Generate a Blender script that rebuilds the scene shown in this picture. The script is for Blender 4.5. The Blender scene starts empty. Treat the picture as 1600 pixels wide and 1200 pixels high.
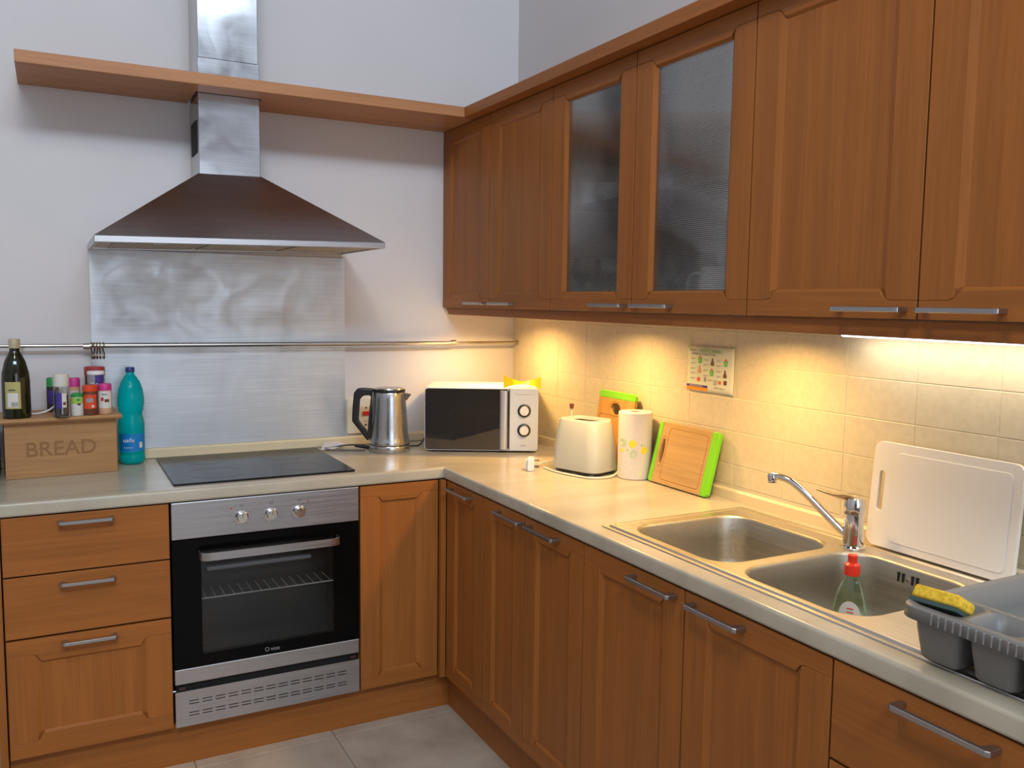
import bpy, bmesh, math, random
from mathutils import Vector, Matrix
from mathutils import geometry as mg
random.seed(4)
S = bpy.context.scene
C = S.collection
PI = math.pi

# ---------------------------------------------------------------- camera, world, lights, exposure
cd = bpy.data.cameras.new('camera'); cam = bpy.data.objects.new('camera', cd); C.objects.link(cam)
cd.sensor_width = 36; cd.lens = 36*1350.19/1600; cd.clip_start = .05
yaw, pit, rol = math.radians(-28.0731), math.radians(-5.3393), math.radians(.7631)
fw = Vector((-math.sin(yaw)*math.cos(pit), math.cos(yaw)*math.cos(pit), math.sin(pit)))
rt = Vector((math.cos(yaw), math.sin(yaw), 0)); up = rt.cross(fw)
r2 = rt*math.cos(rol)+up*math.sin(rol); u2 = up*math.cos(rol)-rt*math.sin(rol)
M = Matrix((r2, u2, -fw)).transposed().to_4x4(); M.translation = (-1.8093, -3.3736, 1.4801)
cam.matrix_world = M
S.camera = cam

W = bpy.data.worlds.new('world'); S.world = W; W.use_nodes = True
wn = W.node_tree.nodes['Background']; wn.inputs[0].default_value = (.55, .72, 1, 1); wn.inputs[1].default_value = 1.0
S.view_settings.view_transform = 'Standard'; S.view_settings.look = 'None'
S.view_settings.gamma = 1; S.view_settings.use_curve_mapping = False
S.view_settings.exposure = 0.0

def area(name, loc, aim, sx, sy, power, col, shape='RECTANGLE', spread=PI):
    d = bpy.data.lights.new(name, 'AREA'); d.shape = shape; d.size = sx
    if shape in ('RECTANGLE', 'ELLIPSE'): d.size_y = sy
    d.energy = power; d.color = col; d.spread = spread
    o = bpy.data.objects.new(name, d); C.objects.link(o); o.location = loc
    o.rotation_euler = Vector(aim).to_track_quat('-Z', 'Y').to_euler(); return o
WARM = (1, .60, .20)
# daylight through the two windows of the wall behind the camera
area('window_daylight', (-1.05, -5.93, 1.75), (0, 1, .02), 1.7, 1.7, 25, (.82, .90, 1))
area('high_window_daylight', (-1.85, -5.93, 4.87), (.0, 1, -.38), 3.3, .6, 180, (.70, .84, 1))
area('warm_fill_light', (-1.9, -2.6, 3.55), (0, 0, -1), .6, .6, 24, (1, .88, .74), 'DISK')  # unseen warm fill added overhead, not a fitting of the room
# warm puck lamps and one white tube under the wall cupboards
PUCK = [(-.25, -.32), (-.25, -.98), (-.25, -1.66)]
for i, (x, y) in enumerate(PUCK):
    area('puck_light', (x, y, 1.438), (.0, 0, -1), .09, .09, 4.3, WARM, 'DISK', math.radians(154))
area('tube_light', (-.065, -2.33, 1.404), (-.25, 0, -1), .03, .9, 1.5, (1, .84, .62)).rotation_euler = (0, math.radians(-8), 0)

# ---------------------------------------------------------------- materials
def mat(name, col, rough=.5, metal=0, spec=.5, **k):
    m = bpy.data.materials.new(name); m.use_nodes = True
    b = m.node_tree.nodes['Principled BSDF']
    b.inputs['Base Color'].default_value = (*col, 1); b.inputs['Roughness'].default_value = rough
    b.inputs['Metallic'].default_value = metal; b.inputs['Specular IOR Level'].default_value = spec
    for kk, v in k.items(): b.inputs[kk.replace('_', ' ')].default_value = v
    return m
def nd(m, t, **k):
    n = m.node_tree.nodes.new(t)
    for a, v in k.items():
        if a in n.inputs: n.inputs[a].default_value = v
        else: setattr(n, a, v)
    return n
def lk(m, a, b): m.node_tree.links.new(a, b)
def bsdf(m): return m.node_tree.nodes['Principled BSDF']
def noisy(m, c1, c2, scale=(1, 1, 1), ns=5, detail=4, lo=.35, hi=.65, bump=0, rough=None, bscale=None, bdist=.002):
    tc = nd(m, 'ShaderNodeTexCoord'); mp = nd(m, 'ShaderNodeMapping'); mp.inputs['Scale'].default_value = scale
    lk(m, tc.outputs['Object'], mp.inputs[0])
    n = nd(m, 'ShaderNodeTexNoise'); n.inputs['Scale'].default_value = ns; n.inputs['Detail'].default_value = detail
    lk(m, mp.outputs[0], n.inputs['Vector'])
    r = nd(m, 'ShaderNodeValToRGB'); r.color_ramp.elements[0].position = lo; r.color_ramp.elements[1].position = hi
    r.color_ramp.elements[0].color = (*c1, 1); r.color_ramp.elements[1].color = (*c2, 1)
    lk(m, n.outputs[0], r.inputs[0]); lk(m, r.outputs[0], bsdf(m).inputs['Base Color'])
    if rough:
        mr = nd(m, 'ShaderNodeMapRange'); mr.inputs[1].default_value = .3; mr.inputs[2].default_value = .7
        mr.inputs[3].default_value = rough[0]; mr.inputs[4].default_value = rough[1]
        lk(m, n.outputs[0], mr.inputs[0]); lk(m, mr.outputs[0], bsdf(m).inputs['Roughness'])
    if bump:
        n2 = n
        if bscale:
            n2 = nd(m, 'ShaderNodeTexNoise'); n2.inputs['Scale'].default_value = bscale; n2.inputs['Detail'].default_value = 3
            lk(m, mp.outputs[0], n2.inputs['Vector'])
        bp = nd(m, 'ShaderNodeBump'); bp.inputs['Strength'].default_value = bump; bp.inputs['Distance'].default_value = bdist
        lk(m, n2.outputs[0], bp.inputs['Height']); lk(m, bp.outputs[0], bsdf(m).inputs['Normal'])
    return m
def wood(name, c, axis, var=.11, rough=.42):
    m = mat(name, c, rough, 0, .25)
    s = [26, 26, 26]; s['xyz'.index(axis)] = 1.3
    s2 = [150, 150, 150]; s2['xyz'.index(axis)] = 5
    tc = nd(m, 'ShaderNodeTexCoord'); oi = nd(m, 'ShaderNodeObjectInfo')
    ad = nd(m, 'ShaderNodeVectorMath', operation='MULTIPLY_ADD'); ad.inputs[1].default_value = (1, 1, 1)
    sc = nd(m, 'ShaderNodeVectorMath', operation='SCALE'); sc.inputs[0].default_value = (3.1, 5.3, 7.7)
    lk(m, oi.outputs['Random'], sc.inputs['Scale'])
    lk(m, tc.outputs['Object'], ad.inputs[0]); lk(m, sc.outputs[0], ad.inputs[2])
    out = []
    for ss, det in ((s, 3), (s2, 2)):
        mp = nd(m, 'ShaderNodeMapping'); mp.inputs['Scale'].default_value = ss
        lk(m, ad.outputs[0], mp.inputs[0])
        n = nd(m, 'ShaderNodeTexNoise'); n.inputs['Scale'].default_value = 1; n.inputs['Detail'].default_value = det
        lk(m, mp.outputs[0], n.inputs['Vector']); out.append(n)
    mx = nd(m, 'ShaderNodeMath', operation='MULTIPLY_ADD'); mx.inputs[1].default_value = .45
    lk(m, out[1].outputs[0], mx.inputs[0])
    m2 = nd(m, 'ShaderNodeMath', operation='MULTIPLY'); m2.inputs[1].default_value = .55
    lk(m, out[0].outputs[0], m2.inputs[0]); lk(m, m2.outputs[0], mx.inputs[2])
    r = nd(m, 'ShaderNodeValToRGB'); e = r.color_ramp.elements
    e[0].position = .36; e[1].position = .64
    e[0].color = (*[v*(1-var*1.3) for v in c], 1); e[1].color = (*[min(1, v*(1+var)) for v in c], 1)
    lk(m, mx.outputs[0], r.inputs[0]); lk(m, r.outputs[0], bsdf(m).inputs['Base Color'])
    bp = nd(m, 'ShaderNodeBump'); bp.inputs['Strength'].default_value = .08; bp.inputs['Distance'].default_value = .001
    lk(m, out[1].outputs[0], bp.inputs['Height']); lk(m, bp.outputs[0], bsdf(m).inputs['Normal'])
    return m
WC = (.325, .112, .024)
WX, WY, WZ = wood('alder_grain_x', WC, 'x'), wood('alder_grain_y', WC, 'y'), wood('alder_grain_z', WC, 'z')
WIN = mat('cupboard_inside', (.55, .47, .39), .6)
SHELFW = wood('shelf_wood', (.44, .20, .085), 'x', .10)
BREADW = wood('bread_box_wood', (.41, .22, .09), 'x', .14, .55)
BREADD = mat('recess_shade_brown', (.26, .125, .04), .6)  # darker brown paints the recess shade of the engraved letters
BAMB = wood('bamboo', (.47, .30, .125), 'y', .10, .45)
BAMBZ = wood('bamboo_upright', (.52, .28, .075), 'z', .10, .45)
PLASTER = noisy(mat('white_plaster', (.64, .61, .61), .85, 0, .15), (.635, .605, .605), (.655, .63, .63), ns=1.5, bump=.06, bscale=90, bdist=.0006)
TILE = noisy(mat('cream_wall_tile', (.72, .66, .54), .33), (.61, .54, .385), (.66, .59, .43), ns=60, detail=6, bump=.10, bscale=30, bdist=.001)
GROUT = mat('wall_grout', (.72, .65, .48), .7)
FTILE = noisy(mat('stone_floor_tile', (.4, .34, .28), .42), (.37, .30, .235), (.48, .41, .33), ns=7, detail=8, bump=.1)
FGROUT = mat('floor_grout', (.35, .29, .23), .8)
TOPM = noisy(mat('marbled_worktop', (.6, .55, .42), .24), (.385, .34, .255), (.49, .44, .34), scale=(1, 2.2, 1), ns=3.2, detail=9, lo=.3, hi=.6, bump=.02)
EDGEM = mat('upstand_cream', (.66, .57, .38), .35)
CEILM = mat('dark_wooden_ceiling', (.085, .074, .07), .7)
def brushed(name, c, axis, rough=(.28, .42), blot=0, bump=.015):
    m = mat(name, c, .35, 1)
    s = [220, 220, 220]; s['xyz'.index(axis)] = 4
    noisy(m, [v*.93 for v in c], [min(1, v*1.05) for v in c], scale=s, ns=1, detail=2, rough=rough, bump=bump, bdist=.0003)
    if blot:
        tc = m.node_tree.nodes['Texture Coordinate']
        n = nd(m, 'ShaderNodeTexNoise'); n.inputs['Scale'].default_value = 7; n.inputs['Detail'].default_value = 6; n.inputs['Distortion'].default_value = 1.2
        lk(m, tc.outputs['Object'], n.inputs['Vector'])
        mr = nd(m, 'ShaderNodeMapRange'); mr.inputs[1].default_value = .3; mr.inputs[2].default_value = .7
        mr.inputs[3].default_value = rough[0]; mr.inputs[4].default_value = rough[1]+blot
        lk(m, n.outputs[0], mr.inputs[0]); lk(m, mr.outputs[0], bsdf(m).inputs['Roughness'])
    return m
STEELX = brushed('brushed_steel_x', (.49, .48, .485), 'x', (.30, .42))
STEELZ = brushed('brushed_steel_z', (.50, .49, .48), 'z', (.20, .30), 0, .004)
STEELY = brushed('sink_steel', (.64, .61, .56), 'y', (.30, .38), 0, .004)
BOWLM = brushed('bowl_steel', (.45, .42, .35), 'y', (.36, .44), 0, .006)
PLATE = brushed('smeared_steel_plate', (.60, .62, .64), 'x', (.40, .50), .09, .006)
HOODM = brushed('hood_steel', (.42, .38, .37), 'x', (.30, .36))
CHIM = brushed('chimney_steel', (.50, .50, .51), 'x', (.12, .17), .04, 0)
CHROME = mat('chrome', (.75, .72, .68), .1, 1)
HANDLE = mat('satin_grey_metal', (.42, .41, .42), .36, 1)
BRASS = mat('old_brass', (.30, .23, .15), .35, 1)
RAILM = mat('nickel_rail', (.50, .47, .44), .28, 1)
BLACK = mat('black_plastic', (.012, .012, .013), .35)
DARKV = mat('dark_void', (.006, .006, .006), .8)
HOBG = mat('hob_glass', (.014, .015, .018), .12, 0, .25, IOR=1.2)
OVG = mat('oven_black_glass', (.003, .003, .003), .06, 0, .08)
WHITE = mat('white_plastic', (.74, .74, .73), .35)
CREAMP = mat('cream_plastic', (.72, .68, .56), .3)
TOASTM = mat('toaster_cream', (.54, .55, .47), .25)
MWW = mat('microwave_white', (.62, .66, .70), .4)
YEL = mat('yellow_plastic', (.80, .66, .01), .4)
SPY = noisy(mat('yellow_foam', (.85, .55, .05), .9, 0, .1), (.72, .43, .03), (.90, .60, .07), ns=160, bump=.4)
SPG = mat('dark_green_scourer', (.05, .09, .08), .95)
GREENP = mat('lime_plastic', (.19, .60, .01), .4)
GREYP = mat('grey_rack_plastic', (.20, .195, .185), .42)
PAPER = noisy(mat('kitchen_paper', (.80, .76, .68), .95, 0, .05), (.68, .65, .60), (.70, .68, .62), ns=90, bump=.15)
RED = mat('red_plastic', (.72, .03, .015), .35)
def glassy(name, tint, gloss=.12, rough=.03, wave=None):
    m = bpy.data.materials.new(name); m.use_nodes = True; nt = m.node_tree; nt.nodes.clear()
    o = nt.nodes.new('ShaderNodeOutputMaterial'); t = nt.nodes.new('ShaderNodeBsdfTransparent'); t.inputs[0].default_value = (*tint, 1)
    g = nt.nodes.new('ShaderNodeBsdfGlossy'); g.inputs['Roughness'].default_value = rough; g.inputs['Color'].default_value = (1, 1, 1, 1)
    f = nt.nodes.new('ShaderNodeLayerWeight'); f.inputs[0].default_value = .25
    mr = nt.nodes.new('ShaderNodeMapRange'); mr.inputs[3].default_value = gloss*.5; mr.inputs[4].default_value = min(1, gloss*4)
    mx = nt.nodes.new('ShaderNodeMixShader')
    nt.links.new(f.outputs['Fresnel'], mr.inputs[0]); nt.links.new(mr.outputs[0], mx.inputs[0])
    nt.links.new(t.outputs[0], mx.inputs[1]); nt.links.new(g.outputs[0], mx.inputs[2]); nt.links.new(mx.outputs[0], o.inputs[0])
    if wave:
        tc = nt.nodes.new('ShaderNodeTexCoord'); w = nt.nodes.new('ShaderNodeTexWave'); w.wave_type = 'BANDS'; w.bands_direction = 'Z'
        w.inputs['Scale'].default_value = wave; nt.links.new(tc.outputs['Object'], w.inputs[0])
        b = nt.nodes.new('ShaderNodeBump'); b.inputs['Strength'].default_value = .10; b.inputs['Distance'].default_value = .001
        nt.links.new(w.outputs['Fac'], b.inputs['Height']); nt.links.new(b.outputs[0], g.inputs['Normal'])
        cr = nt.nodes.new('ShaderNodeMapRange'); cr.inputs[3].default_value = .62; cr.inputs[4].default_value = 1.02
        vm = nt.nodes.new('ShaderNodeVectorMath'); vm.operation = 'SCALE'; vm.inputs[0].default_value = tint
        nt.links.new(w.outputs['Fac'], cr.inputs[0]); nt.links.new(cr.outputs[0], vm.inputs['Scale']); nt.links.new(vm.outputs[0], t.inputs[0])
    return m
REED = glassy('reeded_smoked_glass', (.98, .98, .96), .15, .03, 63)
OVWIN = glassy('oven_window_glass', (.78, .78, .78), .035, .04)
CLEAR = glassy('clear_glass', (.86, .88, .87), .14, .03)
DETG = glassy('clear_green_plastic', (.70, .80, .70), .12, .06)
SHELFG = glassy('glass_shelf', (.7, .76, .75), .15, .05)
MWG = mat('microwave_mirror_glass', (.10, .093, .088), .03, .75, .5)
TURQ = mat('turquoise_bottle', (.0, .68, .70), .10, 0, .6, Transmission_Weight=.65, IOR=1.2)
OLIVE = mat('dark_olive_glass', (.012, .012, .003), .07, 0, .5)

DETD = mat('deep_green_liquid', (.03, .38, .20), .15, 0, .5, Transmission_Weight=.35, IOR=1.2)
def plain(n, c, r=.45): return mat(n, c, r)
NAVY, BLUEL, INK = plain('navy_blue', (.015, .03, .16)), plain('label_blue', (.0, .20, .55)), plain('ink', (.03, .03, .04))
MAG, GRN, PUR = plain('magenta_plastic', (.55, .03, .22)), plain('green_plastic', (.02, .28, .06)), plain('purple_label', (.05, .03, .22))
ORR, BRN, PEACH = plain('orange_red_plastic', (.70, .06, .015)), plain('spice_brown', (.13, .035, .012), .6), plain('peach_powder', (.62, .36, .20))
LBL, LIME, OLBL = plain('off_white_label', (.66, .63, .58)), plain('lime_label', (.35, .50, .08)), plain('olive_label', (.42, .38, .14))
ORANGE, GREYL, PEPPER = plain('orange_print', (.85, .28, .01)), plain('grey_print', (.30, .29, .30)), plain('peppercorns', (.03, .022, .02), .8)
DRED = plain('dark_red_lid', (.36, .035, .03)); YLBL = plain('yellow_print', (.85, .72, .05)); GPR = plain('green_print', (.35, .66, .12))
def emis(name, c, s):
    m = bpy.data.materials.new(name); m.use_nodes = True; nt = m.node_tree; nt.nodes.clear()
    o = nt.nodes.new('ShaderNodeOutputMaterial'); e = nt.nodes.new('ShaderNodeEmission'); e.inputs[0].default_value = (*c, 1); e.inputs[1].default_value = s
    nt.links.new(e.outputs[0], o.inputs[0]); return m
TUBEM = emis('white_tube_glow', (1, .95, .95), 4); PUCKM = emis('warm_lamp_glow', WARM, 5)

# ---------------------------------------------------------------- helpers
WM = {}
def tag(o, label=None, cat=None, group=None, kind=None):
    if label: o['label'] = label
    if cat: o['category'] = cat
    if group: o['group'] = group
    if kind: o['kind'] = kind
    return o
def thing(name, label, cat, loc=(0, 0, 0), rz=0, group=None):
    o = bpy.data.objects.new(name, None); C.objects.link(o); o.location = loc; o.rotation_euler = (0, 0, rz); o.empty_display_size = .05
    WM[o] = Matrix.Translation(loc) @ Matrix.Rotation(rz, 4, 'Z')
    return tag(o, label, cat, group)
def part(name, bm, m, parent=None, smooth=False, bev=0, seg=2, world=True, label=None, autos=None):
    if parent is not None and world: bm.transform(WM[parent].inverted())
    bmesh.ops.recalc_face_normals(bm, faces=bm.faces)
    me = bpy.data.meshes.new(name); 
    if smooth:
        for f in bm.faces: f.smooth = True
        a = math.radians(autos or 38)
        for e in bm.edges:
            if len(e.link_faces) == 2 and e.calc_face_angle(0) > a: e.smooth = False
    bm.to_mesh(me); bm.free(); me.materials.append(m)
    o = bpy.data.objects.new(name, me); C.objects.link(o)
    if parent is not None:
        o.parent = parent; WM[o] = WM[parent]
    else: WM[o] = Matrix.Identity(4)
    if bev:
        b = o.modifiers.new('bevel', 'BEVEL'); b.width = bev; b.segments = seg; b.limit_method = 'ANGLE'; b.angle_limit = math.radians(35)
    if label: o['label'] = label
    return o
def box(x0, x1, y0, y1, z0, z1, bm=None):
    bm = bm or bmesh.new()
    v = [bm.verts.new((x, y, z)) for x in (x0, x1) for y in (y0, y1) for z in (z0, z1)]
    for f in ((0, 1, 3, 2), (4, 6, 7, 5), (0, 4, 5, 1), (2, 3, 7, 6), (0, 2, 6, 4), (1, 5, 7, 3)): bm.faces.new([v[i] for i in f])
    return bm
def prism(pts, fn, d0, d1, bm=None):
    """2D polygon pts extruded; fn(a,b,d)->xyz"""
    bm = bm or bmesh.new()
    A = [bm.verts.new(fn(a, b, d0)) for a, b in pts]; B = [bm.verts.new(fn(a, b, d1)) for a, b in pts]
    n = len(pts); bm.faces.new(A); bm.faces.new(B[::-1])
    for i in range(n): bm.faces.new((A[i], B[i], B[(i+1) % n], A[(i+1) % n]))
    return bm
def lathe(prof, n=28, c=(0, 0, 0), bm=None, sx=1, sy=1, cap=True):
    bm = bm or bmesh.new(); rings = []
    for r, z in prof:
        if r < 1e-6: rings.append([bm.verts.new((c[0], c[1], c[2]+z))]); continue
        rings.append([bm.verts.new((c[0]+r*sx*math.cos(2*PI*i/n), c[1]+r*sy*math.sin(2*PI*i/n), c[2]+z)) for i in range(n)])
    for a, b in zip(rings, rings[1:]):
        for i in range(n):
            j = (i+1) % n
            if len(a) == 1 and len(b) == 1: continue
            if len(a) == 1: bm.faces.new((a[0], b[i], b[j]))
            elif len(b) == 1: bm.faces.new((a[i], a[j], b[0]))
            else: bm.faces.new((a[i], a[j], b[j], b[i]))
    if cap:
        for r in (rings[0], rings[-1]):
            if len(r) > 2: bm.faces.new(r)
    return bm
def smoothpath(P, n=6):
    P = [Vector(p) for p in P]; out = []
    Q = [P[0]*2-P[1]]+P+[P[-1]*2-P[-2]]
    for i in range(1, len(Q)-2):
        for k in range(n):
            t = k/n; a, b, c, d = Q[i-1:i+3]
            out.append(.5*((2*b)+(c-a)*t+(2*a-5*b+4*c-d)*t*t+(3*b-a-3*c+d)*t**3))
    out.append(P[-1]); return out
def tube(P, r, n=10, bm=None, closed=False):
    bm = bm or bmesh.new(); P = [Vector(p) for p in P]; rings = []; prev = None
    R = r if isinstance(r, (list, tuple)) else [r]*len(P)
    for i, p in enumerate(P):
        a = P[i-1] if (i or closed) else p; b = P[(i+1) % len(P)] if (i < len(P)-1 or closed) else p
        t = (b-a).normalized()
        u = (Vector((0, 0, 1)) if abs(t.z) < .95 else Vector((1, 0, 0))) if prev is None else prev
        u = (u-t*u.dot(t)).normalized(); w = t.cross(u); prev = u
        rings.append([bm.verts.new(p+R[i]*(u*math.cos(2*PI*k/n)+w*math.sin(2*PI*k/n))) for k in range(n)])
    for a, b in list(zip(rings, rings[1:]))+([(rings[-1], rings[0])] if closed else []):
        for k in range(n): bm.faces.new((a[k], a[(k+1) % n], b[(k+1) % n], b[k]))
    if not closed: bm.faces.new(rings[0][::-1]); bm.faces.new(rings[-1])
    return bm
def rrect(x0, x1, y0, y1, r, n=6):
    out = []
    for cx, cy, a in ((x1-r, y1-r, 0), (x0+r, y1-r, 90), (x0+r, y0+r, 180), (x1-r, y0+r, 270)):
        for k in range(n+1):
            t = math.radians(a+90*k/n); out.append((cx+r*math.cos(t), cy+r*math.sin(t)))
    return out
def loft(loops, cap0=True, cap1=True, bm=None):
    bm = bm or bmesh.new(); L = [[bm.verts.new(p) for p in l] for l in loops]; n = len(L[0])
    for a, b in zip(L, L[1:]):
        for i in range(n): bm.faces.new((a[i], a[(i+1) % n], b[(i+1) % n], b[i]))
    if cap0: bm.faces.new(L[0])
    if cap1: bm.faces.new(L[-1])
    return bm
def text(name, s, size, mtx, m, parent, ext=.0003, align='CENTER', bold=0):
    cu = bpy.data.curves.new(name, 'FONT'); cu.body = s; cu.size = size; cu.extrude = ext; cu.align_x = align; cu.align_y = 'CENTER'; cu.offset = bold
    cu.resolution_u = 3
    o = bpy.data.objects.new('tmp', cu); C.objects.link(o)
    me = bpy.data.meshes.new_from_object(o.evaluated_get(bpy.context.evaluated_depsgraph_get()))
    bpy.data.objects.remove(o); bpy.data.curves.remove(cu)
    bm = bmesh.new(); bm.from_mesh(me); bpy.data.meshes.remove(me); bm.transform(mtx)
    return part(name, bm, m, parent)
def frame(o, x, y, z=None):
    """matrix from origin, x dir, y dir"""
    x = Vector(x).normalized(); y = Vector(y).normalized(); z = x.cross(y)
    m = Matrix((x, y, z)).transposed().to_4x4(); m.translation = o; return m
# front frames: back run faces -y, right run faces -x
def fx(y0): return lambda a, b, d: (a, y0-d, b)          # a = x, b = z, d outward
def fy(x0): return lambda a, b, d: (x0-d, -a, b)         # a = -y, b = z, d outward

# ---------------------------------------------------------------- room
def struct(name, bm, m, parent=None, **k):
    o = part(name, bm, m, parent, **k)
    if parent is None: o['kind'] = 'structure'
    return o
XL, YR, ZC = -4.2, -6.0, 5.4
fl = struct('floor', box(XL, 0, YR, 0, -.1, -.004), FGROUT)
tl = None
TS = .45
for i in range(10):
    for j in range(14):
        x1 = -i*TS-.10+.0; x0 = max(x1-TS+.004, XL); y1 = -j*TS-.16; y0 = max(y1-TS+.004, YR)
        if x0 >= XL+.02-.02 and x1 > XL+.05 and y1 > YR+.05:
            o = struct('floor_tile', box(x0, x1, y0, y1, -.004, random.uniform(-.0004, 0)), FTILE, fl, bev=.001, seg=1)
wb = struct('wall_back', box(XL-.1, .12, 0, .12, 0, ZC), PLASTER)
wr = struct('wall_right', box(0, .12, YR, 0, 0, ZC), PLASTER)
struct('wall_left', box(XL-.1, XL, YR, 0, 0, ZC), PLASTER)
struct('ceiling', box(XL-.1, .12, YR-.1, .12, ZC, ZC+.1), CEILM)
# wall behind the camera with two window openings
bm = bmesh.new()
for a in ((XL-.1, -1.95, 0, 4.52), (-.15, .12, 0, ZC), (-1.95, -.15, 0, .85), (-1.95, -.15, 2.65, 4.52), (-3.6, -.15, 5.22, ZC), (XL-.1, -3.6, 4.52, ZC)):
    box(a[0], a[1], YR-.12, YR, a[2], a[3], bm)
struct('wall_rear', bm, PLASTER)
for k, (z0, z1) in enumerate(((.85, 2.65), (4.52, 5.22))):
    bm = bmesh.new()
    for x in ((-1.95, -1.08, -.21), (-3.6, -2.45, -1.3, -.21))[k]: box(x, x+.06, YR-.08, YR-.02, z0, z1, bm)
    for z in (z0, z1-.06): box((-1.95, -3.6)[k], -.15, YR-.08, YR-.02, z, z+.06, bm)
    w_ = struct('window_%d' % (k+1), bm, WHITE)
# tiled splashback as pieces of the right wall
rows = [.940, 1.004, 1.1045, 1.205, 1.3055, 1.406, 1.456]
ys = [0, .18]+[.18+.2055*k for k in range(1, 14)]
struct('tile_bed', box(-.0052, 0, -ys[-1], 0, .90, 1.457), GROUT, wr)
for a, b in zip(rows, rows[1:]):
    for c, d in zip(ys, ys[1:]):
        bm = box(-.0062-random.uniform(0, .0004), -.0035, -d+.0008, -c-.0008, a+.0008, b-.0008)
        struct('wall_tile', bm, TILE, wr, bev=.0012, seg=2)
WX0 = -.009

# ---------------------------------------------------------------- worktop
H, D, T = .8987, .600, .040
t = thing('worktop', 'cream marbled worktop running along both walls, turning at the corner', 'worktop', (-.3, -.3, H-T))
prof = [(0.05, H-T), (.006, H-T), (.002, H-T+.002), (0, H-T+.006), (0, H-.008)]+[(.008-.008*math.cos(a), H-.008+.008*math.sin(a)) for a in (.4, .8, 1.2, PI/2)]+[(.05, H)]
def lip(P0, P1, dirs, bm=None):
    loops = []
    for P, (ux, uy) in zip((P0, P1), dirs): loops.append([(P[0]+ux*d, P[1]+uy*d, z) for d, z in prof])
    return loft(loops, bm=bm)
Y1 = -2.80
bm = lip((-2.15, -D), (-D, -D), ((0, 1), (1, 1)))
box(-2.15, -D+.05, -D+.05, -.001, H-T, H, bm)
part('back_slab', bm, TOPM, t, smooth=True, autos=25)
bm = lip((-D, -D-.0006), (-D, Y1), ((1, 1), (1, 0)))
bm.verts.ensure_lookup_table()
SX0, SX1, SY0, SY1 = -.515, -.085, -1.555, -2.315
box(-D+.05, -.005, -1.54, -.001, H-T, H, bm)
box(-D+.05, SX0, -2.33, -1.54, H-T, H, bm); box(-.105, -.005, -2.33, -1.54, H-T, H, bm)
box(-D+.05, -.005, Y1, -2.33, H-T, H, bm)
part('sink_side_slab', bm, TOPM, t, smooth=True, autos=25)
t = thing('worktop_upstand', 'low cream upstand strip along the back of the worktop', 'upstand', (-1, 0, H))
part('back_strip', prism([(0, H), (.014, H), (.014, H+.03), (.008, H+.037), (0, H+.037)], lambda a, b, d: (d, -a, b), -2.15, -.001), EDGEM, t)
part('side_strip', prism([(.010, H), (.022, H), (.022, H+.028), (.016, H+.034), (.010, H+.034)], lambda a, b, d: (-a, d, b), Y1, -.015), EDGEM, t)
part('seam', box(-2.15, -.02, -.0165, -.014, H, H+.0018), INK, t); 

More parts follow.
